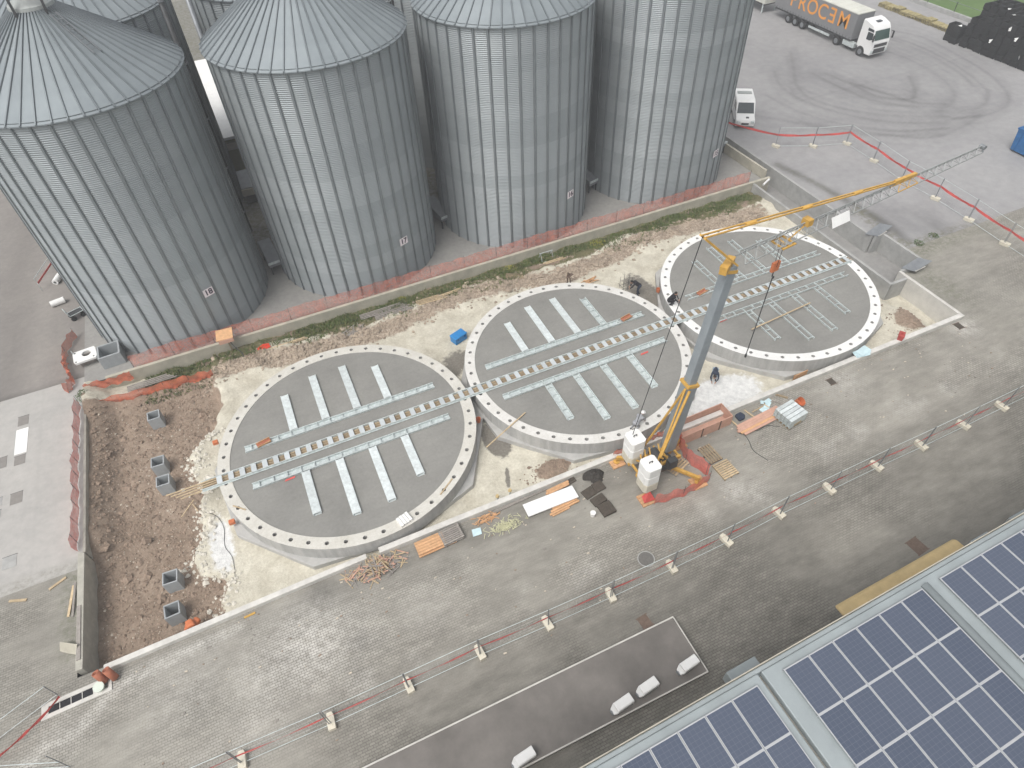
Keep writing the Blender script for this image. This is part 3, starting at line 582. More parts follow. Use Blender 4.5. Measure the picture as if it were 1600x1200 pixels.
def silo(x, y, label, rot, number=None, zsign=3.55, front=True):
    sl_ = thing('grain_silo', label, 'silo', (x, y, .03), 0, 'corrugated grain silos')
    obj('wall', wall_me, sl_, rz=rot)
    a0 = rot
    for k in range(NW):
        obj('stiffener', stiff_me, sl_, (0, 0, 0), a0 + 2 * math.pi * k / NW)
    for k in range(NR): obj('roof_panel', roofp_me, sl_, (0, 0, 0), a0 + 2 * math.pi * (k + .5) / NR)
    obj('eave_ring', eave_me, sl_); obj('roof_cap', cap_me, sl_)
    if number:
        a = R(-66.5); sg = MB(); sg.box(-.36, .36, -.012, .012, -.29, .29); pl = sg.build('number_plate', sign_plate, sl_)
        pl.location = ((SR + .13) * math.cos(a), (SR + .13) * math.sin(a), zsign); pl.rotation_euler = (0, 0, a + math.pi / 2)
        tx = obj('number', text_mesh(number, .58, .004, ink, .016), pl, (0, -.017, 0)); tx.rotation_euler = (math.pi / 2, 0, 0)
    return sl_
SXC = [-23.85, -9.85, 4.1, 18.05]; SYC = 19.75
silo(SXC[0], SYC, 'leftmost front grain silo, corrugated grey steel, numbered 18', .02, '18', 3.85)
silo(SXC[1], SYC, 'front grain silo numbered 17, second from left, ribbed cone roof', .09, '17')
silo(SXC[2], SYC, 'front grain silo numbered 16, third from left, corrugated steel', .05, '16')
silo(SXC[3], SYC, 'rightmost front grain silo numbered 15, roof out of the picture', .12, '15')
BL = ['rear grain silo behind silo 18, roof and eave showing at top left', 'rear grain silo showing past the left side of the second roof', 'rear grain silo hidden behind the tall ladder tower', 'rear grain silo mostly hidden behind silo 15']
for i in range(4): silo(SXC[i] + .15, 33.75, BL[i], .03 * i)
# gallery legs on the cap of silo 18
g = thing('conveyor_gallery', 'dark steel conveyor legs on the peak of silo 18', 'conveyor', (SXC[0], SYC, SAP + .6))
m = MB()
for dx in (-.9, .9):
    for dy in (-1.15, .9): m.bar((dx * .8, dy, -1.0), (dx, dy * .6, 3.4), .12)
m.build('legs', dark_metal, g)
m = MB(); m.box(-5.6, 5.6, -.5, .5, 3.4, 3.5); m.build('deck', dark_metal, g)
m = MB()
for sy in (-.5, .5):
    m.bar((-5.6, sy, 4.5), (5.6, sy, 4.5), .05)
    for k in range(9): m.bar((-5.6 + 1.4 * k, sy, 3.5), (-5.6 + 1.4 * k, sy, 4.5), .05)
m.build('railing', galv, g)
m = MB(); m.cyl((-.15, -.2, -.4), (-.4, .0, 3.4), .32, .34, 12); m.build('chute', dark_metal, g)
m = MB(); [m.bar((-.7, -1.15, .1 + .5 * q), (.7, -1.1, .4 + .5 * q), .06) for q in range(4)]; m.build('cross_brace', grey_metal, g)
rh = thing('roof_ladder', 'thin steel ladder lying on the roof of silo 18', 'ladder', (SXC[0], SYC, 0), R(-52)); m = MB()
for yy in (-.2, .2): m.bar((1.6, yy, zr(1.6) + .2), (4.0, yy, zr(4.0) + .2), .05)
m.build('rails', grey_metal, rh); m = MB()
for q in range(8): m.bar((1.7 + .3 * q, -.2, zr(1.7 + .3 * q) + .2), (1.7 + .3 * q, .2, zr(1.7 + .3 * q) + .2), .035)
m.build('rungs', grey_metal, rh)
# ladder tower and pipes in the gaps
lt = thing('ladder_tower', 'tall lattice ladder tower in the gap between silos 17 and 16', 'ladder', (-2.6, 26.8, .03)); m = MB()
for dx in (-.45, .45):
    for dy in (-.45, .45): m.bar((dx, dy, 0), (dx, dy, 20), .09)
m.build('uprights', dark_metal, lt); m = MB()
for k in range(66): m.bar((-.3, -.46, .3 * k), (.3, -.46, .3 * k), .04)
m.build('rungs', galv, lt); m = MB()
for k in range(20): m.bar((-.45, -.45, k), (.45, -.45, k + 1), .05); m.bar((.45, -.45, k), (.45, .45, k + 1), .05)
m.build('braces', dark_metal, lt)
for x, y, lb in ((-17.75, 26.5, 'dark vertical pipe standing close behind silo 18'), (-16.1, 29.0, 'grey vertical pipe between the silo rows by silo 17')):
    pp = thing('vertical_pipe', lb, 'pipe', (x, y, .03)); m = MB(); m.cyl((0, 0, 0), (0, 0, 19), .17, n=12); m.build('pipe', dark_metal if x < -17 else grey_metal, pp, smooth=True)
    m = MB()
    for z in (2, 6, 10, 14, 18): m.cyl((0, 0, z - .06), (0, 0, z + .06), .23, n=12)
    m.build('flanges', grey_metal, pp)
# fan boxes low in the gaps
for x, y, lb, rz in ((-16.75, 20.6, 'grey sheet metal fan box low in the leftmost silo gap', .12), (-2.55, 20.4, 'grey sheet metal fan box low in the middle silo gap', .25), (11.15, 19.6, 'grey sheet metal fan box low in the rightmost silo gap', .25), (25.3, 19.9, 'grey sheet metal fan box behind the parapet by silo 15', .1)):
    fb = thing('fan_box', lb, 'fan box', (x, y, .03), rz, 'fan boxes between the silos'); m = MB(); m.prof([(-1.3, .75), (-1.3, 1.15), (1.3, 1.75), (1.3, .75)], -.5, .5); bevel(m.build('housing', grey_metal, fb), .02)
    m = MB()
    for dx in (-.42, .42):
        for dy in (-1.15, 1.15): m.box(dx - .05, dx + .05, dy - .05, dy + .05, 0, .76)
    m.build('legs', dark_metal, fb); m = MB(); m.box(-.56, .56, -1.36, -1.28, 1.02, 1.2); m.build('edge_lip', galv, fb)
# white roofed shed and truck seen through the first gap
sh = thing('white_roofed_shed', 'white roofed shed with khaki end wall seen between silos 18 and 17', 'shed', (-17.0, 45.0, .03))
m = MB(); m.box(-2.2, 2.2, -8, 12, 0, 3.6); m.build('walls', khaki, sh); m = MB(); m.box(-2.5, 2.5, -8.4, 12.3, 3.61, 3.85); m.build('roof', white_matte, sh)
m = MB(); m.box(-2.35, 2.35, -8.35, -8.02, 2.6, 3.2); m.build('fascia', w_back, sh)
gb = thing('metal_hopper', 'grey metal hopper standing in shade between silos 18 and 17', 'hopper', (-16.6, 32.2, .03)); m = MB(); m.prof([(-1.4, .9), (-1.4, 1.7), (1.2, 2.1), (1.2, .9)], -.75, .75); m.build('body', grey_metal, gb)
m = MB(); m.box(-.8, .8, -1.55, -1.41, 1.0, 1.6); m.build('lip', w_back, gb); m = MB(); m.box(-.7, .7, -1.0, 1.0, 0, .9); m.build('base', dark_metal, gb)

# ------------------------------------------------------------------ crane
cr = thing('tower_crane', 'yellow and grey self-erecting tower crane with white ballast blocks', 'crane', (0.3, -9.85, 0))
ox, oy = .3, -9.85
L_ = lambda x, y, z: (x - ox, y - oy, z)
FEET = [(-1.75, -7.95 - .35), (-1.55, -11.25), (1.70, -11.55), (2.25, -8.75)]
m = MB(); m.prism([L_(-.35, -9.3, 0)[:2], L_(-.3, -10.25, 0)[:2], L_(.8, -10.3, 0)[:2], L_(.85, -9.25, 0)[:2]], .45, .78); m.build('base_frame', iron_brown, cr)
m = MB(); m.cyl(L_(.25, -9.8, .8), L_(.25, -9.8, 1.0), .62, n=24); m.build('slewing_ring', dark_metal, cr)
for yy in (-9.35, -10.2): m = MB(); m.bar(L_(-1.7, yy, 1.1), L_(1.3, yy + .1, 1.1), .14, .2); m.build('turntable_beam', yellow_paint, cr)
for xx in (-1.5, -.5, .5, 1.2): m = MB(); m.bar(L_(xx, -10.2, 1.1), L_(xx, -9.35, 1.1), .1, .14); m.build('cross_beam', yellow_paint, cr)
for fx, fy in FEET:
    m = MB(); m.bar(L_(.25 + (fx - .25) * .25, -9.8 + (fy + 9.8) * .25, .62), L_(fx, fy, .5), .17, .2); m.bar(L_(fx, fy, .55), L_(fx, fy, .12), .1); m.cyl(L_(fx, fy, .10), L_(fx, fy, .16), .2, n=12); m.build('outrigger', yellow_paint, cr)
for fx, fy in FEET:
    tp = thing('timber_pad', 'pale timber pad under the ' + ('near left' if (fx < 0 and fy < -10) else 'far left' if fx < 0 else 'near right' if fy < -10 else 'far right') + ' crane outrigger', 'timber pad', (fx, fy, 0))
    for q in range(4): m = MB(); m.box(-.42, .42, -.4 + .2 * q + .01, -.4 + .2 * q + .19, .0, .10); m.build('plank', wood_orange, tp)
# ballast: chamfered white blocks in stacked slabs
for bi, (bx, by, z0, z1) in enumerate(((-1.2, -8.95, .95, 2.95), (-1.35, -10.8, .80, 2.85))):
    poly = [(-.55, -.40), (-.40, -.58), (.38, -.58), (.52, -.44), (.52, .44), (.38, .56), (-.40, .56), (-.55, .40)]
    nb_ = 3
    for q in range(nb_):
        h = (z1 - z0) / nb_; m = MB(); m.prism([(bx + x * .88 - ox, by + y * .88 - oy) for x, y in poly], z0 + q * h + .006, z0 + (q + 1) * h); bevel(m.build('ballast_block', white_matte if q else concrete_cream, cr), .04)
    m = MB(); m.tube([L_(bx - .1, by, z1), L_(bx - .1, by, z1 + .14), L_(bx + .08, by, z1 + .14), L_(bx + .08, by, z1)], .025); m.build('lifting_eye', dark_metal, cr)
MB0 = Vector(L_(.95, -9.3, 1.1)); MT = Vector(L_(2.06, -9.38, 13.9)); mid = MB0.lerp(MT, .42)
def boxtube(p0, p1, w): m = MB(); m.bar(p0, p1, w, w, up=(0, 1, 0)); return m
bevel(boxtube(MB0, mid, .66).build('lower_mast', mast_paint, cr), .05); bevel(boxtube(mid, MT, .50).build('upper_mast', mast_paint, cr), .04)
for q in (.42, .98): m = MB(); c_ = MB0.lerp(MT, q); m.bar(c_ - Vector((.02, 0, .08)), c_ + Vector((.02, 0, .08)), .75 if q < .9 else .57, up=(0, 1, 0)); m.build('mast_collar', yellow_paint, cr)
# erection struts
for (bx, by, bz, ty) in ((-.75, -9.0, 1.3, -9.62), (-.55, -10.55, 2.6, -9.85), (-.9, -10.6, 1.2, -9.62)):
    m = MB(); m.bar(L_(bx, by, bz), L_(1.05 if bz > 2 else .95, ty, 6.5), .09 if bz < 2 else .12); m.build('strut', yellow_paint, cr)
m = MB()
for q in range(5): m.bar(L_(-1.3 + q * .3, -9.3, 1.25), L_(-1.0 + q * .3, -10.3, 1.9), .07); m.bar(L_(-1.3 + q * .3, -10.3, 1.25), L_(-1.0 + q * .3, -9.3, 1.9), .07)
m.build('winch_frame', yellow_paint, cr); m = MB(); m.cyl(L_(-.2, -10.1, 1.6), L_(-.2, -9.4, 1.6), .3, n=16); m.build('winch_drum', dark_metal, cr); m = MB(); m.box(*[v for p in zip(L_(.05, -10.75, 0)[:2], L_(.6, -10.4, 0)[:2]) for v in p], 1.25, 1.9); m.build('control_box', dark_metal, cr)
# head
m = MB(); H = MT; m.obox(H + Vector((-.30, -.12, .12)), (.42, .27, 0), (-.10, .13, 0), (0, 0, .2)); m.build('mast_head', yellow_paint, cr)
AP = Vector(L_(.09, -9.46, 16.0)); m = MB()
for s in (-.32, .32): m.bar(H + Vector((.1, s, .1)), AP + Vector((0, s * .5, 0)), .085); 
for q in (.3, .6, .9): p = (H + Vector((.1, 0, .1))).lerp(AP, q); m.bar(p + Vector((0, -.32 + .16 * q, 0)), p + Vector((0, .32 - .16 * q, 0)), .07)
m.build('a_frame', yellow_paint, cr)
JT = Vector(L_(19.2, -7.46, 14.05)); JB = H + Vector((.45, 0, .05)); jd = (JT - JB).normalized(); jn = jd.cross(Vector((0, 0, 1))).normalized(); JL = (JT - JB).length
def jp(s, c):  # chords: 0 top, 1/2 bottom
    w = .34 * (1 - .45 * s / JL); p = JB + jd * s
    return p + (Vector((0, 0, .55 * (1 - .5 * s / JL))) if c == 0 else jn * (w if c == 1 else -w))
jib_grey = simple('jib_grey_paint', (.36, .375, .37), .5, .3)
def jib_part(s0, s1, mat, name):
    m = MB(); n = max(1, int((s1 - s0) / .62)); st = (s1 - s0) / n
    for c in range(3): m.bar(jp(s0, c), jp(s1, c), .05 if c == 0 else .042)
    for k in range(n):
        a, b = s0 + k * st, s0 + (k + 1) * st; md = (a + b) / 2
        for c in (1, 2): m.bar(jp(a, c), jp(md, 0), .02); m.bar(jp(md, 0), jp(b, c), .02)
        m.bar(jp(a, 1), jp(b, 2), .018); m.bar(jp(b, 1), jp(b, 2), .02)
    return m.build(name, mat, cr)
jib_part(0, 10.1, jib_grey, 'jib'); jib_part(10.1, 11.6, yellow_paint, 'jib_joint'); jib_part(11.6, JL, jib_grey, 'jib')
m = MB(); m.bar(jp(JL, 0), jp(JL, 1), .06); m.bar(jp(JL, 0), jp(JL, 2), .06); m.cyl(JT + Vector((.1, -.15, .2)), JT + Vector((.1, .15, .2)), .12, n=12); m.build('jib_tip', grey_metal, cr)
TJ = jp(9.9, 0) + Vector((0, 0, .12)); m = MB()
for s in (-.1, .1): m.bar(AP + Vector((0, s, 0)), TJ + Vector((0, s * .6, 0)), .06)
for q in (.22, .5, .78): p = AP.lerp(TJ, q); m.bar(p + Vector((-.25, 0, 0)), p + Vector((.25, 0, 0)), .16, .12)
m.build('tie_bar', yellow_paint, cr)
m = MB(); m.bar(TJ, jp(11.5, 0) + Vector((0, 0, .05)), .16); m.build('tie_bracket', yellow_paint, cr)
m = MB(); m.cyl(AP, L_(-1.3, -8.75, 2.6), .022, n=5); m.build('guy_rope', dark_metal, cr)
m = MB(); c_ = jp(2.7, 1).lerp(jp(2.7, 2), .5) + Vector((0, 0, -.12)); [m.bar(c_ - jd * .4 + jn * q, c_ + jd * .4 + jn * q, .07) for q in (-.38, .38)]; [m.bar(c_ + jd * q - jn * .4, c_ + jd * q + jn * .4, .07) for q in (-.35, 0, .35)]; m.obox(c_ + jd * 1.3 + Vector((0, 0, .62)), jd * .16, jn * .2, Vector((0, 0, .16))); m.bar(c_ + jd * 1.3 + Vector((0, 0, .5)), c_ + jd * .3, .05); m.build('trolley', yellow_paint, cr)
hk = c_ + Vector((0, 0, -1.35)); m = MB()
for s in (-.1, .1): m.cyl(c_ + jn * s, hk + jn * s * .7, .014, n=5)
m.build('hoist_rope', dark_metal, cr)
m = MB(); m.obox(hk, jd * .22, jn * .07, Vector((0, 0, .26))); m.build('hook_block', orange_plastic, cr)
m = MB(); m.tube([hk + Vector((0, 0, -.26)), hk + Vector((.02, .02, -.6)), hk + Vector((.12, 0, -.75)), hk + Vector((.12, 0, -.62))], .03); m.build('hook', dark_metal, cr)
m = MB(); m.tube([hk + Vector((.05, 0, -.7)), hk + Vector((.0, .0, -3.6)), hk + Vector((-.05, 0, -5.8))], .028, 5); m.cyl(hk + Vector((-.05, 0, -5.8)), hk + Vector((-.05, 0, -6.0)), .06, n=6); m.build('chain', dark_metal, cr)
m = MB(); c_ = JB + jd * 7.4 - jn * -.42 + Vector((0, 0, .22)); m.obox(JB + jd * 5.85 + jn * .42 + Vector((0, 0, .15)), jd * .58, (jn - Vector((0, 0, -.5))).normalized() * .012, (Vector((0, 0, 1)) - jn * .5).normalized() * .25); m.build('white_banner', white_matte, cr)

# ------------------------------------------------------------------ nets, tapes, fences
def net(label, pts, z0, z1, mat, cat='netting', lean=0., wav=.06, name='barrier_net', post=None, group=None, dz=.06):
    P2 = spline(pts, 10); m = MB(); V = []; s = 0
    for i, (x, y) in enumerate(P2):
        nx = P2[min(i + 1, len(P2) - 1)]; pv = P2[max(i - 1, 0)]; d = Vector((nx[0] - pv[0], nx[1] - pv[1], 0)); d = d.normalized() if d.length > 0 else Vector((1, 0, 0)); nn = Vector((-d.y, d.x, 0))
        for j in range(4):
            f = j / 3; off = wav * math.sin(i * 1.3 + j * 1.9) + lean * f + random.uniform(-.5, .5) * wav; zz = z0 + (z1 - z0) * f + (dz * math.sin(i * .37 + pts[0][0]) + random.uniform(-.9, .9) * dz) * (f ** 2) + random.uniform(0, .02)
            V.append((x + nn.x * off - pts[0][0], y + nn.y * off - pts[0][1], zz))
    F = [(i * 4 + j, i * 4 + 4 + j, i * 4 + 5 + j, i * 4 + 1 + j) for i in range(len(P2) - 1) for j in range(3)]
    th = thing(name, label, cat, (pts[0][0], pts[0][1], 0), 0, group); m.add(V, F); m.build('net_sheet', mat, th, smooth=True, fix=False)
    if post:
        tot = 0; last = P2[0]; acc = 0
        for i, p in enumerate(P2):
            acc += math.hypot(p[0] - last[0], p[1] - last[1]); last = p
            if i == 0 or acc > post: acc = 0; mm = MB(); mm.cyl((p[0] - pts[0][0], p[1] - pts[0][1], z0 - .2), (p[0] - pts[0][0] + random.uniform(-.05, .05), p[1] - pts[0][1] + lean, z1 + .12), .013, n=6); mm.build('stake', dark_metal, th)
    return th
# along the silos
xs_ = [(-27.8 + 2.75 * k, 13.02 + .0025 * (k * 2.75) * 1.0 + random.uniform(-.03, .03)) for k in range(20)]
net('faded orange netting on stakes along the wall below the silos', xs_, .05, 1.25, net_faded, post=2.7, wav=.05, dz=.035)
net('orange netting heaped at the left end of the beige retaining wall', [(-31.0, 12.5), (-29.6, 12.45), (-28.0, 12.4)], -.3, .38, net_orange, wav=.1)
net('red orange netting hanging over the back edge of the brown soil', [(-31.0, 10.9), (-28, 10.75), (-25, 10.6), (-22.9, 10.45)], -.62, .12, net_orange, wav=.1, post=1.4, dz=.03)
net('salmon netting strip along the left edge of the brown soil pit', [(-31.3, 11.0), (-31.32, 8), (-31.35, 5), (-31.3, 2), (-31.35, -.8)], .05, .85, net_red, post=1.1, lean=.0, wav=.05)
net('red netting crossing the road to the left of silo 18', [(-31.6, 18.6), (-32.2, 16.8), (-32.1, 15.0), (-31.7, 13.4), (-32.1, 12.6)], .02, .75, net_orange, post=1.8, wav=.1)
net('red barrier netting around the right side of the crane base', [(2.35, -8.45), (2.0, -9.9), (2.45, -11.4)], .05, 1.15, net_red, wav=.05, post=1.4)
net('red barrier netting along the near side of the crane base', [(2.35, -11.7), (.6, -11.95), (-1.35, -11.7)], .05, .9, net_red, wav=.06, post=1.8)
net('red barrier netting bundled between crane and kerb wall', [(-1.8, -8.0), (-.2, -8.05), (1.2, -7.95), (2.1, -8.2)], .35, .8, net_orange, wav=.08)
m = MB(); m.add([(-.35, -.2, 0), (.32, -.25, 0), (.3, .2, 0), (-.25, .25, 0), (0.02, 0.02, .75)], [(0, 1, 4), (1, 2, 4), (2, 3, 4), (3, 0, 4)]); o = m.build('warning_cover', red_plastic); o.location = (-1.5, -11.3, .2); tag(o, 'red plastic cover draped over the near left crane foot', 'cover')

post_me = {}
def fence_panel(p0, p1, label, h=2.0, group=None):
    d = Vector((p1[0] - p0[0], p1[1] - p0[1])); Ln = d.length; a = math.atan2(d.y, d.x)
    key = round(Ln, 1)
    if key not in post_me:
        L2 = key; mp_ = MB(); mp_.cyl((0, 0, .05), (0, 0, h), .021, n=6); mr = MB(); mr.cyl((.02, 0, 0), (L2 - .06, 0, 0), .017, n=6); mw = MB()
        nwv = int(L2 / .5)
        for k in range(1, nwv): mw.cyl((L2 * k / nwv, 0, .16), (L2 * k / nwv, 0, h - .08), .0018, n=3, cap=False)
        for z in (.55, 1.0, 1.45): mw.cyl((.02, .003, z), (L2 - .05, .003, z), .0018, n=3, cap=False)
        post_me[key] = (mp_.mesh('post', grey_metal), mr.mesh('rail', galv), mw.mesh('wire_mesh', galv), L2)
    pm, rm_, wm, L2 = post_me[key]
    f = thing('mesh_fence', label, 'fence', (p0[0], p0[1], 0), a, group)
    obj('post', pm, f, (0, 0, 0)); obj('post', pm, f, (L2 - .06, 0, 0)); obj('rail', rm_, f, (0, 0, .14)); obj('rail', rm_, f, (0, 0, h - .07)); obj('wire_mesh', wm, f); return f
mfoot = MB(); mfoot.prism([(-.17, -.38), (.17, -.38), (.17, .24), (.11, .38), (-.11, .38), (-.17, .24)], .0, .24); mfoot.box(-.06, .06, -.30, -.18, .242, .26); foot_me = mfoot.mesh('fence_foot', concrete_cream)
def foot(x, y, rz, label, group): o = obj('fence_foot', foot_me, None, (x, y, .004), rz); bevel(o, .025); return tag(o, label, 'concrete foot', group)
def tape(label, pts, z, w, mat, sag=.12, name='warning_tape'):
    m = MB(); V = []; x0, y0 = pts[0]
    for (a, b) in zip(pts[:-1], pts[1:]):
        for k in range(12):
            f = k / 12; zz = z - sag * 4 * f * (1 - f) + random.uniform(-.015, .015); tw = .25 * math.sin(k * .7 + a[0]); px, py = a[0] + (b[0] - a[0]) * f, a[1] + (b[1] - a[1]) * f
            dd = Vector((b[0] - a[0], b[1] - a[1])).normalized(); V += [(px - x0 - dd.y * w * .5 * math.sin(tw), py - y0 + dd.x * w * .5 * math.sin(tw), zz + w / 2 * math.cos(tw)), (px - x0 + dd.y * w * .5 * math.sin(tw), py - y0 - dd.x * w * .5 * math.sin(tw), zz - w / 2 * math.cos(tw))]
    b = pts[-1]; V += [(b[0] - x0, b[1] - y0, z + w / 2), (b[0] - x0, b[1] - y0, z - w / 2)]
    m.add(V, [(2 * i, 2 * i + 2, 2 * i + 3, 2 * i + 1) for i in range(len(V) // 2 - 1)]); o = m.build(name, mat, fix=False); o.location = (x0, y0, 0); return tag(o, label, 'tape')
FB = [(-28.2, -15.1), (-24.5, -15.2), (-20.57, -15.3), (-16.89, -15.3), (-13.30, -15.3), (-9.75, -15.4), (-6.22, -15.45), (-2.60, -15.45), (0.87, -15.4), (4.46, -15.25), (8.02, -15.2), (11.52, -15.15), (14.94, -15.15), (18.39, -15.1), (21.67, -15.05), (25.1, -15.0)]
ORDX = ORD + ['sixteenth']
for i, (x, y) in enumerate(FB):
    if i: foot(x, y + .12, random.uniform(-.12, .12) + (.0 if i < 8 else .12), 'cream concrete foot under the long front fence, %s from the left' % ORDX[i - 1], 'concrete feet of the front fence')
for i in range(len(FB) - 1): fence_panel(FB[i], FB[i + 1], 'wire fence panel of the long front fence, %s from the left' % ORDX[i], group='front fence panels')
tape('red and faded tape strung along the whole front fence', [(x, y + .03) for x, y in FB], 1.05, .12, red_plastic, .12)
RF = [(28.3, 21.6), (30.88, 17.36), (33.95, 15.71), (37.09, 14.61), (36.9, 10.98), (36.5, 7.3), (36.7, 3.83), (36.54, 0.32), (36.2, -3.3), (36.0, -6.8)]
for i, (x, y) in enumerate(RF):
    if i: foot(x + .05, y, .3, 'cream concrete foot of the yard fence, %s from the van' % ORD[i - 1], 'concrete feet of the yard fence')
for i in range(1, len(RF) - 1): fence_panel(RF[i], RF[i + 1], 'wire fence panel in the concrete yard, %s from the van' % ORD[i - 1], group='yard fence panels')
tape('broad red tape strung along the fence in the concrete yard', RF, 1.25, .2, red_plastic, .08)
# lower left fence panel and tape
fence_panel((-32.1, -8.6), (-35.6, -10.0), 'wire fence panel standing over the drain at lower left', 1.3)
tape('red tape strip trailing over the drain at lower left', [(-31.9, -8.85), (-33.2, -9.9), (-34.9, -10.7)], .35, .16, red_plastic, .1)
fence_panel((-34.7, -10.9), (-31.4, -12.2), 'wire fence panel at the lower left picture corner', 1.0)

# ------------------------------------------------------------------ building with solar roof
RZ = R(1.6); B0 = Vector((-5.33, -23.39, 0))
bd = thing('solar_roof_building', 'large flat-roofed building with solar panels at lower right', 'building', B0, RZ)
wall_b = simple('building_wall', (.40, .39, .35), .85, var=.1)
ZR = 9.66
m = MB(); m.box(-13.5, 42, -30, .25, 0, ZR - .32); m.build('walls', wall_b, bd)
m = MB(); m.box(-14, -.78, -30, .30, ZR - .3, ZR); bevel(m.build('roof_slab', roof_conc, bd), .03)
m = MB(); m.box(-.62, 42, -30, .30, ZR - .3, ZR); bevel(m.build('roof_slab', roof_conc, bd), .03)
m = MB(); m.box(-14, 42, .31, .46, ZR - .22, ZR - .06); bevel(m.build('gutter', roof_conc, bd), .03); m = MB(); m.box(-14, 42, .47, .50, ZR - .30, ZR + .02); m.build('gutter_lip', w_back, bd)
m = MB(); m.prof([(6.38 + .16 * math.cos(a), ZR + .10 * math.sin(a)) for a in np.linspace(0, math.pi, 9)], -30, .1, 'y'); m.build('ridge_cap', roof_conc, bd, smooth=True)
mf = MB(); pw, pl = 1.0, 1.515
for (x0, x1, y0, y1) in ((0, pw, -.028, 0), (0, pw, -pl, -pl + .028), (0, .028, -pl + .029, -.029), (pw - .028, pw, -pl + .029, -.029)): mf.box(x0, x1, y0, y1, 0, .04)
frame_me = mf.mesh('panel_frame', alu); mg = MB(); mg.box(.0285, pw - .0285, -pl + .0285, -.0285, .012, .034); glass_me = mg.mesh('panel_glass', solar_m)
for an, x0, nc, nr in (('left', -1.05 - 1.02 * 7, 7, 3), ('middle', 0.0, 6, 5), ('right', 6.95, 9, 5)):
    ar = thing('solar_array', {'left': 'left solar array on the pale roof, cut by the bottom picture edge', 'middle': 'middle solar array, six panels wide, between roof slot and ridge cap', 'right': 'right solar array beyond the rounded ridge cap at the picture border'}[an], 'solar array', B0 + Vector((x0 * math.cos(RZ), x0 * math.sin(RZ), ZR)), RZ, 'solar arrays on the roof')
    for c_ in range(nc):
        for r_ in range(nr):
            s_ = obj('solar_panel', glass_me, ar, (1.02 * c_, -1.53 * r_, .09)); obj('frame', frame_me, s_)
    for r_ in range(nr + 1): m = MB(); m.box(-.02, 1.02 * nc, -1.53 * r_ + .002, -1.53 * r_ + .013, .003, .12); m.build('mounting_rail', alu, ar)
# canopy and wall boxes beside the roof edge
cn = thing('door_canopy', 'long tan canopy on the building wall below the roof edge', 'canopy', (1.1, -22.9, 0), RZ); m = MB(); m.prof([(-.15, 4.0), (-.15, 4.35), (1.5, 4.2), (1.66, 4.0)], 0, 7.2); bevel(m.build('canopy_sheet', tan_sheet, cn), .12, 3)
for x, y, z, s, lb in ((7.0, -22.4, 6.0, 1.0, 'grey green wall box by the roof edge, the nearer of two'), (9.4, -22.3, 6.0, 1.1, 'grey green wall box by the roof edge at the right picture border'), (-5.3, -22.55, 6.3, 1.3, 'pale grey green wall box by the roof edge above the dark platform')):
    wb = thing('wall_box', lb, 'wall box', (x, y, z), RZ); m = MB(); m.box(-s / 2, s / 2, -.5, .42, 0, .7); bevel(m.build('casing', roof_conc, wb), .03); m = MB(); m.box(-s / 2 + .1, s / 2 - .1, .421, .44, .1, .6); m.build('grille', dark_metal, wb); m = MB(); m.box(-s / 2, s / 2, -.5, -.4, -.35, -.002); m.build('bracket', dark_metal, wb)
o = thing('wall_pipe', 'thin grey green pipe slanting along the building wall', 'pipe', (4.0, -22.3, 0)); m = MB(); m.tube([(0, .0, 5.0), (3.0, .25, 6.1), (3.1, .1, 6.6)], .06, 8); m.build('pipe', grey_metal, o)
# dark raised platform with white hooded fixtures
pf = thing('dark_platform', 'dark bitumen-topped low platform with pale edge at bottom', 'platform', (-4.15, -17.7, 0)); m = MB(); m.box(-24, 0, -2.8, 0, .0, .42); m.build('platform_body', asphalt_dark, pf)
for (x0, x1, y0, y1) in ((-24, 0.04, -.03, .04), (-.0, .05, -2.8, -.031), (-24, .04, -2.86, -2.801)): m = MB(); m.box(x0, x1, y0, y1, .36, .455); m.build('edge_strip', concrete, pf)
for lx, ly, lb in ((-4.75, -19.95, 'white hooded fixture at the right end of the dark platform'), (-6.95, -20.0, 'white hooded fixture on the dark platform, second from the right'), (-8.35, -20.15, 'white hooded fixture on the dark platform, third from the right'), (-13.2, -20.25, 'white hooded fixture on the dark platform near the bottom picture edge')):
    fx = thing('hooded_fixture', lb, 'fixture', (lx, ly, .42), .12, 'white hooded fixtures on the platform'); m = MB()
    m.prof([(-.22, .18), (-.22, .47), (-.17, .52), (.17, .52), (.22, .47), (.22, .18)], -.5, .38); m.add([(-.5, -.22, .18), (-.5, -.22, .42), (-.5, -.12, .52), (-.5, .12, .52), (-.5, .22, .42), (-.5, .22, .18), (-.66, -.14, .15), (-.66, .14, .15)], [(0, 1, 2, 3, 4, 5), (0, 6, 1), (5, 4, 7), (1, 6, 7, 4), (1, 4, 3, 2)]); bevel(m.build('hood', white_paint, fx), .02)
    m = MB(); m.box(-.5, .36, -.2, .2, .0, .178); m.build('base', cloth_navy, fx); m = MB(); m.cyl((-.62, 0, .06), (-.70, 0, .06), .13, n=12); m.build('lamp_ring', grey_metal, fx)

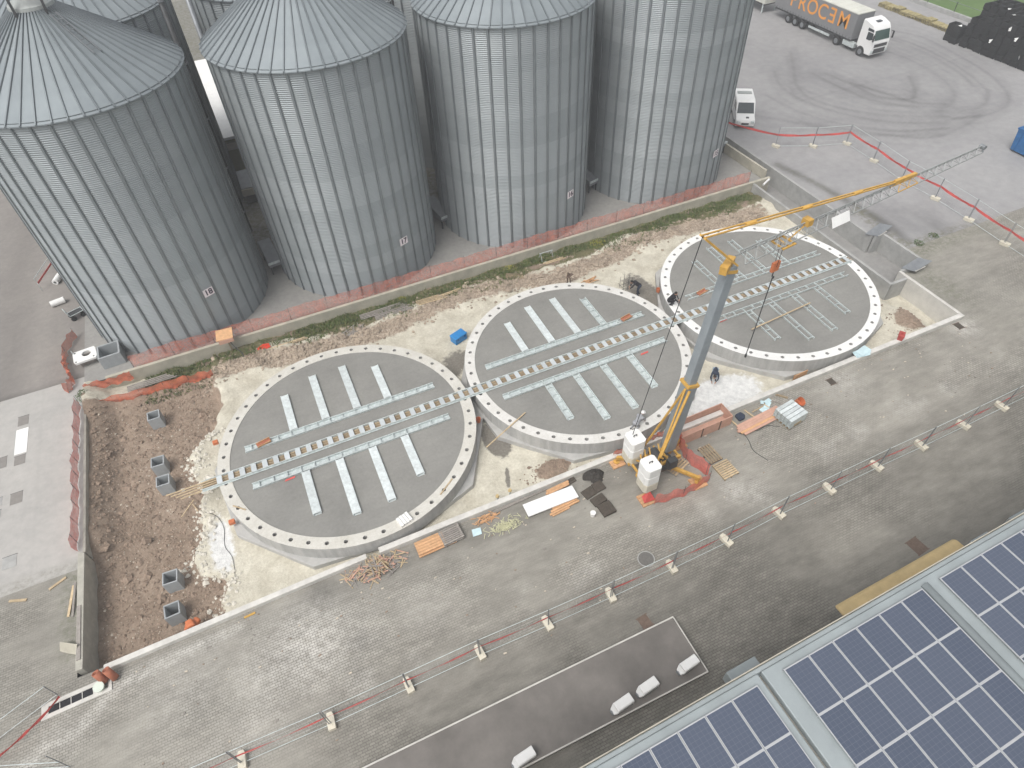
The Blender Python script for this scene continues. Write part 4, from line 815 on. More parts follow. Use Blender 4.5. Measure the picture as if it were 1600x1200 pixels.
# ------------------------------------------------------------------ truck, van, yard things
def wheel(parent, x, y, r, w, name='wheel'):
    m = MB(); m.cyl((x - w / 2, y, r), (x + w / 2, y, r), r, n=20); wo = m.build(name, rubber, parent); bevel(wo, .04); m = MB(); m.cyl((x - w / 2 - .012, y, r), (x - w / 2 + .05, y, r), r * .58, n=16); m.cyl((x - w / 2 - .05, y, r), (x - w / 2 - .01, y, r), r * .2, n=10); m.build('rim', grey_metal, wo); return wo
tk = thing('articulated_lorry', 'white lorry cab with grey curtain trailer parked in the yard', 'lorry', (54.7, 29, 0))
hw = 1.25
m = MB(); m.prof([(-.25, .45), (-.32, .9), (-.30, 1.75), (-.16, 2.15), (.10, 3.05), (.42, 3.45), (1.3, 3.72), (1.95, 3.80), (1.95, 1.0), (1.75, .95), (1.7, .45)], -hw, hw); bevel(m.build('cab', white_paint, tk), .07, 3)
m = MB(); m.quad([(-1.08, -.235, 2.02), (1.08, -.235, 2.02), (1.04, .055, 2.98), (-1.04, .055, 2.98)]); o = m.build('windscreen', glass_green, tk, fix=False); so_ = o.modifiers.new('s', 'SOLIDIFY'); so_.thickness = .05; so_.offset = 0
m = MB(); m.prof([(-.05, 2.1), (.05, 2.75), (.85, 2.75), (.85, 1.95), (.35, 1.95)], -hw - .012, -hw - .002); m.build('side_window', glass_dark, tk); m = MB(); m.prof([(.05, 2.85), (.12, 3.1), (.95, 3.15), (.95, 2.85)], -hw - .012, -hw - .002); m.build('side_window', glass_dark, tk)
m = MB(); m.box(-.95, .95, -.335, -.30, 1.28, 1.62); m.build('grille', dark_metal, tk); m = MB(); m.box(-.85, .85, -.34, -.31, .62, 1.12); m.build('grille', dark_metal, tk)
for s in (-1, 1): m = MB(); m.box(s * 1.08 - .14, s * 1.08 + .14, -.345, -.25, .68, .98); m.build('headlight', galv, tk); m = MB(); m.bar((s * hw, -.15, 2.75), (s * (hw + .22), -.3, 2.7), .05); m.box(s * (hw + .2) - .08, s * (hw + .2) + .08, -.38, -.26, 2.0, 2.7); m.build('mirror', black_plastic, tk)
m = MB(); m.box(-.35, .35, .75, 1.25, 3.60, 3.68); m.build('roof_hatch', glass_dark, tk)
m = MB(); m.box(-.55, .55, 0.9, 6.2, .55, .95); m.build('chassis', dark_metal, tk); m = MB(); m.box(-1.2, -.65, 2.3, 4.05, .45, .95); m.build('fuel_tank', galv, tk)
for y in (1.15, 5.0): wheel(tk, -1.10, y, .5, .36); wheel(tk, 1.10, y, .5, .36)
for s_ in (-1, 1): m = MB(); m.cyl((s_ * 1.20, 1.15, .5), (s_ * 1.262, 1.15, .5), .60, n=24); m.build('wheel_arch', dark_metal, tk)
m = MB(); m.box(-1.27, 1.27, 2.9, 16.5, 1.22, 3.92); m.build('trailer_curtain', trailer_grey, tk); m = MB(); m.box(-1.29, 1.29, 2.88, 16.52, 3.922, 4.02)
for k in range(12): m.box(-1.25, 1.25, 3.4 + k * 1.13, 3.47 + k * 1.13, 4.021, 4.045)
m.build('trailer_roof', trailer_roof, tk)
m = MB()
for k in range(26): m.box(-1.285, -1.272, 3.2 + k * .51, 3.25 + k * .51, 1.05, 1.45)
m.build('curtain_strap', dark_metal, tk); m = MB(); m.box(-1.1, 1.1, 3.2, 16.4, .98, 1.2); m.build('trailer_bed', dark_metal, tk); m = MB(); m.box(-1.22, -1.16, 6.3, 9.9, .55, .8); m.build('side_guard', galv, tk)
for y in (11.0, 12.3, 13.6): wheel(tk, -1.06, y, .5, .38); wheel(tk, 1.06, y, .5, .38)
txo = []
lx = [13.3, 11.75, 10.0, 8.2, 6.55, 4.75]
for chx, yy in zip('PROCEM', lx):
    me = text_mesh(chx, 2.3, .006, letter_orange, .018); o = obj('letter', me, tk); o.location = (-1.285, yy, 2.85)
    # reads from the -x side; the E is mirrored as on the photographed trailer
    Rm = Matrix(((0, 0, -1), (-1, 0, 0), (0, 1, 0))).to_4x4(); Sx = Matrix.Diagonal((-1 if chx == 'E' else 1, 1, 1, 1))
    o.matrix_local = Matrix.Translation((-1.283, yy, 2.75)) @ Rm @ Sx
t2 = thing('white_trailer', 'pale box trailer on a landing leg behind the grey lorry, cut by the frame', 'trailer', (54.0, 46.6, 0)); m = MB(); m.box(-1.25, 1.25, 0, 9, 1.2, 3.3); m.build('box', trailer_roof, t2); [MB().box(q, q + .1, .4, .55, 0, 1.19).build('landing_leg', galv, t2) for q in (-1.1, 1.0)]; m = MB(); m.box(-1.0, 1.0, .3, 8.9, .95, 1.19); m.build('chassis', dark_metal, t2)
for y in (6.2, 7.5): wheel(t2, -1.05, y, .5, .36); wheel(t2, 1.05, y, .5, .36)
# van: faces the camera (forward = local -y)
vn = thing('parked_van', 'white van parked beside the rightmost silo, facing the fence', 'van', (31.75, 23.7, 0), R(-32)); m = MB()
m.prof([(-2.45, .35), (-2.5, .75), (-2.35, 1.02), (-1.55, 1.22), (-.75, 2.02), (-.3, 2.16), (2.3, 2.12), (2.45, 1.9), (2.5, .4)], -.92, .92); bevel(m.build('body', white_paint, vn), .08, 3)
m = MB(); m.quad([(-.82, -1.53, 1.27), (.82, -1.53, 1.27), (.74, -.79, 2.01), (-.74, -.79, 2.01)]); o = m.build('windscreen', glass_dark, vn, fix=False); q = o.modifiers.new('s', 'SOLIDIFY'); q.thickness = .05; q.offset = 0
for s in (-1, 1):
    m = MB(); m.prof([(-1.25, 1.3), (-.65, 1.9), (.2, 1.92), (.2, 1.3)], s * .922 - .005, s * .922 + .008); m.build('side_window', glass_dark, vn); m = MB(); m.box(s * .68 - .16, s * .68 + .16, -2.54, -2.40, .72, .92); m.build('headlight', galv, vn)
    wheel(vn, s * .82, -1.6, .33, .22); wheel(vn, s * .82, 1.5, .33, .22)
m = MB(); m.box(-.35, .35, -2.535, -2.45, .55, .72); m.build('grille', dark_metal, vn); m = MB(); m.box(.05, .32, -2.2, -1.95, 1.06, 1.12); m.build('bonnet_item', dark_metal, vn); m = MB(); m.box(-.7, .7, .9, 1.5, 2.16, 2.19); m.build('roof_hatch', cap_m, vn)
# blue skip at right border
bs = thing('blue_skip', 'blue steel skip at the right picture border', 'skip', (49.3, 4.0, 0)); m = MB()
m.prof([(-1.3, .15), (-1.5, 2.1), (3.0, 2.1), (2.8, .15)], 0, 4.5); bevel(m.build('body', blue_steel, bs), .04); m = MB(); m.box(-.03, 4.53, -1.56, -1.45, 2.0, 2.14); m.box(-.03, 4.53, 2.96, 3.05, 2.0, 2.14); m.box(-.06, .0, -1.5, 3.0, 2.0, 2.14); m.build('rim', blue_steel, bs); m = MB()
for k in range(4): m.box(-.06, -.002, -1.2 + k * 1.2, -1.05 + k * 1.2, .2, 1.99)
m.build('side_ribs', blue_steel, bs)
# black crates stacked by the field
mc_ = MB(); a_, b_, h_ = .58, .42, .62
for (x0, x1, y0, y1) in ((-a_, a_, -b_, -b_ + .03), (-a_, a_, b_ - .03, b_), (-a_, -a_ + .03, -b_ + .031, b_ - .031), (a_ - .03, a_, -b_ + .031, b_ - .031)): mc_.box(x0, x1, y0, y1, .05, h_)
mc_.box(-a_ + .031, a_ - .031, -b_ + .031, b_ - .031, .05, .09)
for k in range(7): yy = -b_ + .03 + k * .125; mc_.box(-a_ - .05, -a_ - .001, yy, yy + .045, .08, h_ - .04)
for zz in (.2, .38): mc_.box(-a_ - .03, -a_ - .0005, -b_ + .01, b_ - .01, zz, zz + .03)
mc_.box(-a_ - .03, a_ + .03, -b_ - .03, -b_ - .001, h_ - .06, h_)
for sx_ in (-1, 1):
    for sy_ in (-1, 1): mc_.box(sx_ * .5 - .06, sx_ * .5 + .06, sy_ * .34 - .06, sy_ * .34 + .06, 0, .05)
crate_me = mc_.mesh('black_crate', black_plastic)
nC = 0
for ix in range(4):
    for iy in range(9):
        top = 7 if ix > 0 else 6
        if iy == 0: top -= 1
        if ix == 0 and iy in (7, 8): top = 5
        for iz in range(top):
            if 0 < ix and iz < top - 2 and iy not in (0, 8): continue
            x, y = 66.2 + ix * 1.24 + random.uniform(-.12, .12), 18.6 + iy * .96 + random.uniform(-.05, .05)
            o = obj('black_crate', crate_me, None, (x, y, .004 + iz * .625), random.uniform(-.09, .09)); tag(o, 'black crate in the big stack, %s layer up, %s column from right, %s row back' % (ORD[iz], ORD[iy], ORD[ix]), 'crate', 'black crates in the big stack'); nC += 1
for iz in range(3):
    for iy in range(2): tag(obj('black_crate', crate_me, None, (65.9 + .2 * iy, 27.6 + iy * 1.0, .004 + iz * .625), .1), 'black crate in the low stack, %s layer up, %s column' % (ORD[iz], ('right', 'left')[iy]), 'crate', 'black crates in the low stack')
for k in range(7):
    m = MB(); m.box(-.16, .16, -.12, .12, 0, .015); m.add([(-.16, -.12, .02), (.3, -.15, .02), (.1, .2, .12)], [(0, 1, 2)]); o = m.build('plastic_scrap', white_matte); p = [(65.4, 20.5, 2.6), (65.45, 21.7, 3.3), (65.5, 19.3, 1.1), (66.3, 22.5, 4.42), (67.4, 24.0, 4.42), (65.6, 27.6, 1.93), (65.45, 23.2, 1.6)][k]; o.location = p; o.rotation_euler = (0, -1.2 if k in (0, 1, 2, 6) else 0, k); tag(o, 'scrap of white film caught on the black crates, ' + ORD[k] + ' of seven', 'film scrap', 'white film scraps on crates')
# pallets of yellowish timber by the field
def pallet_mesh(w, d, n, mat, h=.14, key=None):
    m = MB()
    for k in range(n): x = -w / 2 + (k + .5) * w / n; m.box(x - w / n * .36, x + w / n * .36, -d / 2, d / 2, h - .025, h)
    for y in (-d / 2 + .06, 0, d / 2 - .06): m.box(-w / 2, w / 2, y - .05, y + .05, .025, h - .026); 
    for k in (0, n // 2, n - 1): x = -w / 2 + (k + .5) * w / n; m.box(x - .06, x + .06, -d / 2, d / 2, .0, .024)
    return m.mesh('pallet', mat)
pal_y = pallet_mesh(1.2, 1.1, 7, simple('yellowed_timber', (.34, .29, .15), .85, var=.3, scale=5, rnd=.2))
for k in range(11):
    y = 28.7 + k * 1.22
    for z in range(3 if k % 4 else 4): tag(obj('timber_pallet', pal_y, None, (68.3 + random.uniform(-.1, .1), y, .004 + z * .145), random.uniform(-.06, .06)), 'yellowed pallet by the field kerb, %s layer of the %s stack from the crates' % (ORD[z], ORD[k]), 'pallet', 'yellowed pallets along the field')
fk = thing('field_kerb', 'pale concrete kerb with posts between yard and grass field', 'kerb', (72.6, -10, 0)); m = MB(); m.box(0, .35, 0, 100, 0, .5); m.build('kerb_body', concrete_grey, fk)
for k in range(18): m = MB(); m.cyl((.17, 2 + k * 4.2, .5), (.17, 2 + k * 4.2, 1.7), .05, n=6); m.build('post', dark_metal, fk)
m = MB(); m.bar((.17, 2, 1.55), (.17, 74, 1.55), .04); m.build('rail', grey_metal, fk)

# ------------------------------------------------------------------ concrete chambers in the soil pit and by the silo
def chamber_mesh(s, h, t=.07):
    m = MB(); a = s / 2
    for (x0, x1, y0, y1) in ((-a, a, -a, -a + t), (-a, a, a - t, a), (-a, -a + t, -a + t + .001, a - t - .001), (a - t, a, -a + t + .001, a - t - .001)): m.box(x0, x1, y0, y1, 0, h)
    m.box(-a + t, a - t, -a + t, a - t, .0, .06); return m.mesh('chamber', concrete_chamber)
chm = chamber_mesh(.78, 1.0)
for (x, y), lb in zip(((-26.95, 8.15), (-26.95, 4.05), (-26.75, 2.4), (-26.85, -4.4), (-26.9, -6.35)), ('square open concrete chamber at the back of the brown soil', 'square open concrete chamber, farther of the pair in mid soil', 'square open concrete chamber, nearer of the pair in mid soil', 'square open concrete chamber near the soil pit front, farther one', 'square open concrete chamber closest to the front kerb wall')):
    o = obj('concrete_chamber', chm, None, (x, y, -1.16), R(-2) + random.uniform(-.06, .06)); tag(o, lb, 'chamber', 'square chambers in the soil'); bevel(o, .012)
o = obj('concrete_chamber', chamber_mesh(1.45, 1.0, .12), None, (-29.05, 14.65, .035), R(3)); tag(o, 'large pale open concrete chamber at the foot of silo 18', 'chamber'); bevel(o, .015)
ld = thing('chamber_lid', 'white concrete lid with round hole leaning beside the large chamber', 'lid', (-30.75, 15.35, .5), R(6))
bm = bmesh.new(); me = bpy.data.meshes.new('lid'); n = 24; outer = []
sq = [(-.75, -.65), (.75, -.65), (.75, .65), (-.75, .65)]
mL = MB(); hole = [(.12 + .30 * math.cos(2 * math.pi * k / n), .12 + .30 * math.sin(2 * math.pi * k / n)) for k in range(n)]
def sqp(a): c, s = math.cos(a), math.sin(a); q = min(.75 / abs(c) if c else 9, .65 / abs(s) if s else 9); return (c * q, s * q)
rim_ = [sqp(2 * math.pi * k / n + .001) for k in range(n)]
for z in (0., .14): mL.v += [(x, y, z) for x, y in rim_] + [(x, y, z) for x, y in hole]
for k in range(n):
    j = (k + 1) % n; mL.f += [(k, j, n + j, n + k), (2 * n + k, 3 * n + k, 3 * n + j, 2 * n + j), (k, 2 * n + k, 2 * n + j, j), (n + k, n + j, 3 * n + j, 3 * n + k)]; mL.m += [0] * 4
mL.build('slab', white_matte, ld)
for x, y in ((-.6, -.5), (-.6, .5), (.55, -.45)): m = MB(); m.cyl((x, y, .141), (x, y, .15), .06, n=10); m.build('lifting_hole', dark_metal, ld)
m = MB(); m.box(-.5, .5, -.35, -.25, -.46, -.002); m.box(-.5, .5, .25, .35, -.46, -.002); m.build('supports', wood_grey, ld)
m = MB(); m.bar((-.7, .5, .14), (-.72, .55, .42), .05); m.build('peg', galv, ld)
for x, y, rz, lb in ((-32.9, 23.3, .2, 'white cylindrical roll lying on the left road'), (-33.0, 26.6, 1.2, 'small white roll on the left road beside silo 18')):
    o = thing('white_roll', lb, 'roll', (x, y, .004), rz); m = MB(); m.cyl((-.5, 0, .24), (.5, 0, .24), .24, n=16); m.build('roll', white_matte, o); m = MB(); m.cyl((-.53, 0, .24), (-.501, 0, .24), .1, n=10); m.build('core', dark_metal, o)
o = thing('road_barrier', 'small wire barrier with red tape on the left road', 'barrier', (-34.2, 25.8, 0), R(70)); m = MB()
m.tube([(0, 0, 0), (0, 0, 1.2), (3.2, 0, 1.2), (3.2, 0, 0)], .025); m.build('frame', galv, o); m = MB(); m.box(.1, 3.1, -.01, .01, .62, .78); m.build('tape', red_plastic, o)
o = thing('hand_trolley', 'small grey trolley frame beside the left edge of silo 18', 'trolley', (-31.5, 21.0, 0), .4); m = MB(); m.tube([(-.5, -.3, .5), (.5, -.3, .5), (.5, .3, .5), (-.5, .3, .5), (-.5, -.3, .5)], .03); m.tube([(-.5, -.3, .5), (-.6, -.3, 1.0), (-.6, .3, 1.0), (-.5, .3, .5)], .03); m.build('frame', galv, o); m = MB(); m.box(-.48, .48, -.28, .28, .42, .47); m.build('tray', dark_metal, o)
for s in (-.35, .35): m = MB(); m.cyl((s, -.33, .2), (s, -.27, .2), .2, n=12); m.cyl((s, .27, .2), (s, .33, .2), .2, n=12); m.build('wheel', rubber, o)
# timber board on a post beside silo 18
o = thing('board_on_post', 'tilted timber board on a post in front of silo 18', 'board', (-21.4, 12.35, -.5)); m = MB(); m.obox((0, .1, 1.62), (.56, -.04, 0), (.06, .42, .12), (0, 0, .03)); m.build('board', wood_orange, o); m = MB(); m.bar((.05, .1, 0), (.0, .1, 1.6), .09); m.build('post', wood_brown, o); m = MB(); m.box(-.5, .5, -.38, -.34, 1.2, 1.5); m.build('skirt', wood_pink, o)
m = MB(); m.tube([(.1, 0, 1.2), (.35, -.4, .7), (.7, -.9, .35), (.75, -1.6, .2)], .03); m.build('cable', dark_metal, o)
# blue plastic box between rings
o = thing('blue_box', 'bright blue plastic box between left and middle rings', 'box', (-6.25, 6.15, -.42), R(20)); m = MB(); m.box(-.52, .52, -.32, .32, 0, .5); bevel(m.build('body', blue_plastic, o), .03); m = MB(); m.box(-.55, .55, -.35, .35, .502, .58); bevel(m.build('lid', blue_plastic, o), .03); m = MB()
for s in (-.3, .3): m.box(s - .05, s + .05, -.365, -.322, .36, .5)
m.build('latch', blue_steel, o)

# ------------------------------------------------------------------ things along the kerb wall
def board_stack(name, label, cat, loc, rz, boards, mat):
    o = thing(name, label, cat, loc, rz)
    for (x0, y0, x1, y1, z, w, h) in boards: m = MB(); m.bar((x0, y0, z), (x1, y1, z), w, h); m.build('board', mat if not isinstance(mat, list) else random.choice(mat), o)
    return o
# scrap wood pile
o = thing('scrap_wood_pile', 'heap of broken timber offcuts by the kerb wall gap', 'wood pile', (-16.6, -8.75, 0)); m = MB()
for k in range(230):
    a = random.gauss(0, .7) + random.choice((0, 1.2, -.6)); r = random.gauss(0, 1); x = random.gauss(0, .62); y = random.gauss(0, .24); z = max(.03, .42 * math.exp(-(x / .8) ** 2 - (y / .4) ** 2) * random.uniform(.2, 1.1)); L = random.uniform(.12, .48); m.bar((x - L * math.cos(a), y - L * math.sin(a), z + random.uniform(-.03, .06)), (x + L * math.cos(a), y + L * math.sin(a), max(.02, z + random.uniform(-.1, .12))), random.uniform(.03, .07), .022, mi=random.randint(0, 2))
stuff(m.build('offcuts', [wood_pale, wood_pink, wood_grey], o))
o = board_stack('formwork_boards', 'stack of orange formwork boards left of the grey pallet by the kerb wall', 'boards', (-13.5, -8.75, 0), R(1), [(-.85, -.33 + .165 * k, .75, -.33 + .165 * k + .02, .27, .15, .04) for k in range(5)] + [(-.85, -.4, 1.3, -.38, .12, .14, .06), (-.85, .05, .75, .05, .12, .14, .08), (-.85, .33, .75, .33, .12, .12, .08)], wood_orange)
gp = pallet_mesh(1.2, .95, 8, wood_grey, .16)
gpt = thing('grey_pallet', 'weathered grey timber pallet stack beside the orange boards', 'pallet', (-12.35, -8.72, .0), R(4))
for z in range(2):
    for k in range(8): m = MB(); x = 0; y = -.42 + k * .12; m.box(-.6, .6, y - .04, y + .04, .30 + z * .0 - z * .16, .325 - z * .16); m.build('slat', wood_grey, gpt)
    for x in (-.52, 0, .52): m = MB(); m.box(x - .05, x + .05, -.46, .46, .18 - z * .16 + .0, .299 - z * .16); m.build('bearer', wood_grey, gpt)
o = obj('plastic_sheet', None); bpy.data.objects.remove(o)
m = MB(); m.prism([(-.28, -.2), (.22, -.24), (.3, .16), (-.2, .24)], .0, .03); o = m.build('foam_sheet', cyan_sheet); o.location = (-11.0, -9.05, .03); tag(o, 'small pale blue foam sheet on the paving by the kerb wall', 'foam sheet')
o = thing('straw_heap', 'loose heap of yellow shredded straps on the paving', 'heap', (-9.45, -9.35, 0)); m = MB()
for k in range(150): a = random.uniform(0, 3.14); x, y = random.gauss(0, .42), random.gauss(0, .2); L = random.uniform(.05, .2); m.bar((x - L * math.cos(a), y - L * math.sin(a), random.uniform(.01, .08)), (x + L * math.cos(a), y + L * math.sin(a), random.uniform(.01, .12)), .03, .008)
stuff(m.build('strands', simple('yellow_strands', (.52, .51, .33), .7, var=.15), o))
o = thing('twig_heap', 'small heap of brown sticks against the kerb wall', 'heap', (-10.1, -8.5, 0)); m = MB()
for k in range(50): a = random.gauss(0, .6); x, y = random.gauss(0, .35), random.gauss(0, .12); L = random.uniform(.08, .25); m.bar((x - L * math.cos(a), y - L * math.sin(a), random.uniform(.02, .12)), (x + L * math.cos(a), y + L * math.sin(a), random.uniform(.02, .2)), .03)
stuff(m.build('sticks', [wood_orange], o))
o = thing('insulation_board', 'large white insulation panel lying on orange boards', 'panel', (-6.5, -9.12, 0), R(-1)); m = MB(); m.box(-1.55, 1.55, -.42, .42, .17, .25); bevel(m.build('panel', white_paint, o), .01)
board_stack('orange_boards', 'orange timber boards under the near edge of the white panel', 'boards', (-6.0, -9.68, 0), R(2), [(-.9, -.12, 1.0, -.05, .06, .12, .08), (-.75, .03, .95, .1, .06, .12, .08), (-.6, .16, .9, .2, .06, .1, .1), (-.8, -.24, .3, -.19, .05, .1, .05)], wood_orange)
board_stack('orange_boards', 'orange timber boards between white panel and kerb wall', 'boards', (-5.7, -8.5, 0), R(3), [(-.8, 0, .7, 0.02, .08, .14, .12), (-.7, .14, .75, .16, .08, .12, .12), (-.7, -.11, .6, -.1, .22, .1, .05)], wood_orange)
board_stack('timber_rail', 'long weathered timber rail lying along the kerb wall', 'timber', (-8.2, -8.35, 0), R(1), [(-1.8, 0, 1.9, .1, .05, .08, .06), (-1.5, .1, 1.2, .12, .05, .06, .05)], wood_grey)
# dark mats, netting pile
o = thing('dark_mats', 'dark brown rubber mats lying on the paving left of the crane', 'mat', (-4.0, -10.1, 0))
for k, (x, y, w, d, a) in enumerate(((-.25, .62, .75, .62, .2), (.45, .75, .65, .62, .1), (0, -.05, .85, .55, .15), (.12, -.75, .8, .8, .06))): m = MB(); m.box(-w / 2, w / 2, -d / 2, d / 2, 0, .09 + .03 * k); p = m.build('mat', mat_brown, o); p.location = (x, y, .003 * k); p.rotation_euler = (0, 0, a); bevel(p, .03)
o = thing('black_net_pile', 'crumpled pile of black netting against the kerb wall', 'netting', (-3.45, -8.6, 0)); X, Y = np.meshgrid(np.linspace(-.7, .7, 26), np.linspace(-.6, .6, 22)); rr = np.hypot(X / .68, Y / .55); Z = .38 * np.clip(1 - rr ** 2, 0, 1) * (.5 + 1.1 * fbm(X * 4 + 4, Y * 4)) - .01
m = MB(); I = np.arange(X.size).reshape(X.shape); keepf = [(I[j, i], I[j, i + 1], I[j + 1, i + 1], I[j + 1, i]) for j in range(21) for i in range(25) if rr[j, i] < 1.05 + .25 * math.sin(3 * math.atan2(Y[j, i], X[j, i] + 1e-6))]; m.add(np.stack([X, Y, Z], -1).reshape(-1, 3).tolist(), [tuple(map(int, f)) for f in keepf]); m.build('netting', dark_net, o, fix=False)
m = MB(); m.cyl((0, 0, 0), (0, 0, .3), .13, .16, 14); o = m.build('white_bucket', white_matte); o.location = (-4.75, -10.85, 0); tag(o, 'small white bucket beside the dark mats', 'bucket')
o = thing('dark_plank_pair', 'short dark planks by the kerb wall above the white panel', 'planks', (-4.95, -8.35, 0), R(8)); 
for k in range(2): m = MB(); m.box(-.45, .45, -.15 + k * .17, -.0 + k * .17, 0, .06 + .02 * k); m.build('plank', mat_brown, o)
# formwork trough
o = thing('formwork_trough', 'open pink plywood formwork trough right of the crane', 'formwork', (4.15, -8.25, 0), R(1)); Lt = 1.85
for nm, (x0, x1, y0, y1, z0, z1) in dict(side_panel=(-Lt, Lt, -.62, -.57, 0, .82), side_panel_=(-Lt, Lt, .50, .55, 0, .82), end_panel=(-Lt + .002, -Lt + .05, -.568, .498, 0, .8), end_panel_=(Lt - .05, Lt - .002, -.568, .498, 0, .86), bottom_panel=(-Lt + .06, Lt - .06, -.568, .498, .05, .09)).items(): m = MB(); m.box(x0, x1, y0, y1, z0, z1); m.build(nm.rstrip('_'), wood_pink, o)
for x in (-.35, .95): m = MB(); m.box(x - .03, x + .03, -.66, -.622, 0, .84); m.build('strap', iron_brown, o)
m = MB(); m.cyl((-1.85, .1, .9), (-1.85, -.5, .75), .12, n=10); m.build('rolled_net', net_orange, o)
# pallets on the paving
def slat_pallet(name, label, loc, rz, w, d, n, mat, mat2):
    o = thing(name, label, 'pallet', loc, rz)
    for k in range(n): m = MB(); y = -d / 2 + (k + .5) * d / n; m.box(-w / 2, w / 2, y - d / n * .33, y + d / n * .33, .11, .135); m.build('slat', mat, o)
    for x in (-w / 2 + .06, 0, w / 2 - .06): m = MB(); m.box(x - .05, x + .05, -d / 2, d / 2, 0, .109); m.build('bearer', mat2, o)
    return o
slat_pallet('wood_pallet', 'dark framed timber pallet lying right of the crane', (3.5, -10.2, 0), R(93), 1.25, .9, 5, wood_brown, iron_brown)
slat_pallet('wood_pallet', 'pale slatted timber pallet nearest the tyre-marked paving', (3.65, -11.5, 0), R(3), 1.05, 1.15, 8, wood_pale, wood_brown)
slat_pallet('wood_pallet', 'grey timber pallet tucked under the crane mast', (1.25, -10.0, 0), R(20), 1.3, 1.0, 6, wood_pale, wood_grey)
# timber, boards, sheets right of the trough
board_stack('orange_planks', 'salmon timber planks stacked right of the formwork trough', 'boards', (7.7, -9.45, 0), R(4), [(-1.75 + .12 * abs(k - 2), -.36 + .17 * k, 1.7, -.36 + .17 * k + .02, .14, .16, .05) for k in range(5)] + [(-1.2, -.4, -1.2, .45, .05, .08, .1), (1.2, -.4, 1.2, .45, .05, .08, .1)], [wood_pink, wood_orange])
board_stack('timber_bars', 'pale timber frame bars lying by the kerb wall near the black bundle', 'timber', (6.9, -8.7, 0), 0, [(-.75, .4, -.55, -.7, .05, .09, .06), (.55, .4, .75, -.35, .05, .09, .06), (1.9, .35, 2.05, -.1, .05, .08, .06), (.9, .05, 1.8, .15, .05, .08, .05)], wood_pale)
o = thing('black_bundle', 'dark tarpaulin bundle between pale timber bars', 'bundle', (6.85, -8.65, 0), .2); m = MB(); m.prism([(-.33, -.22), (.1, -.3), (.34, -.1), (.28, .24), (-.2, .28)], 0, .22); q = bevel(m.build('bundle', cloth_navy, o), .1, 3)
o = thing('pale_sheets', 'scatter of pale cyan plastic sheets by the kerb wall', 'sheets', (8.85, -8.6, 0))
for k, (x, y, a, w, d) in enumerate(((-.2, -.15, .3, .62, .36), (.15, .0, .6, .66, .3), (.35, .25, .2, .5, .26), (-.05, .3, .9, .3, .2))): m = MB(); m.box(-w / 2, w / 2, -d / 2, d / 2, 0, .02); q = m.build('sheet', cyan_sheet, o); q.location = (x, y, .02 + .03 * k); q.rotation_euler = (random.uniform(-.1, .1), random.uniform(-.1, .1), a)
o = thing('channel_bundle', 'strapped stack of galvanised steel channels on a pallet', 'steel bundle', (9.4, -10.05, 0), R(8))
for z in range(4):
    for k in range(5): m = MB(); y = -.52 + k * .26; m.box(-.72, .72, y - .115, y - .095, .16 + z * .18, .32 + z * .18); m.box(-.72, .72, y + .095, y + .115, .16 + z * .18, .32 + z * .18); m.box(-.72, .72, y - .094, y + .094, .30 + z * .18, .318 + z * .18); m.build('channel', galv_bright if z == 3 else galv, o)
for x in (-.55, .55): m = MB(); m.box(x - .05, x + .05, -.62, .62, 0, .155); m.build('bearer', wood_brown, o); 
m = MB(); m.box(-.3, .3, -.66, -.645, .2, .4); m.build('label_board', wood_pale, o)
m = MB(); m.cyl((0, 0, 0), (0, 0, .36), .24, .30, 16, cap=False); m.cyl((0, 0, .0), (0, 0, .03), .24, n=16); o = m.build('orange_tub', orange_plastic); o.location = (10.75, -9.3, 0); o.rotation_euler = (.5, .2, 0); o.location.z = .1; q = o.modifiers.new('s', 'SOLIDIFY'); q.thickness = .02; tag(o, 'tipped orange tub behind the galvanised channel stack', 'tub')
board_stack('timber_beam', 'brown timber beam lying near the orange tub', 'timber', (10.2, -8.3, 0), R(-48), [(-.5, 0, .5, 0, .06, .1, .1)], wood_brown)
board_stack('timber_beam', 'thin pale timber lath on paving right of the pale sheets', 'timber', (9.75, -8.7, 0), R(-55), [(-.55, 0, .5, 0, .03, .05, .04)], wood_grey)
# cable
o = thing('black_cable', 'thin black cable snaking over the paving right of the trough', 'cable', (6.0, -9.6, 0)); m = MB(); m.tube(spline([(0, 0, .02), (.25, -.3, .02), (.2, -.8, .02), (.0, -1.5, .02), (.3, -2.4, .02)], 6), .018, 5); m.tube(spline([(.6, -.1, .02), (1.2, -.35, .02), (1.9, -.3, .02), (2.6, -.7, .02)], 6), .018, 5); m.build('cable', dark_metal, o)
# small wood crate / form between ring 3 and kerb
o = board_stack('orange_form', 'small orange timber form standing beside the right ring near the kerb', 'formwork', (12.6, -7.45, -.42), R(2), [(-.55, -.0, .55, 0, .35 + .14 * k, .05, .12) for k in range(3)] + [(-.5, .06, -.5, .07, .4, .06, .5), (.5, .06, .5, .07, .4, .06, .5)], wood_orange)
o = thing('cyan_plates', 'pale cyan plates resting on the kerb wall by the right ring', 'plates', (17.3, -7.85, .35), R(2))
for k in range(4): m = MB(); m.box(-.5, .5, -.28, .28, 0, .02); q = m.build('plate', cyan_sheet, o); q.location = (.08 * k - .1, .03 * k, .005 + .024 * k); q.rotation_euler = (0, 0, .12 * k - .2)
o = thing('red_container', 'small dark red container on the kerb wall near the right corner', 'container', (20.6, -7.85, .34), R(35)); m = MB(); m.prof([(-.16, 0), (-.2, .42), (.2, .42), (.16, 0)], -.28, .28); bevel(m.build('body', red_dark, o), .03); m = MB(); m.cyl((0, 0, .42), (0, 0, .48), .06, n=8); m.build('cap', red_dark, o)
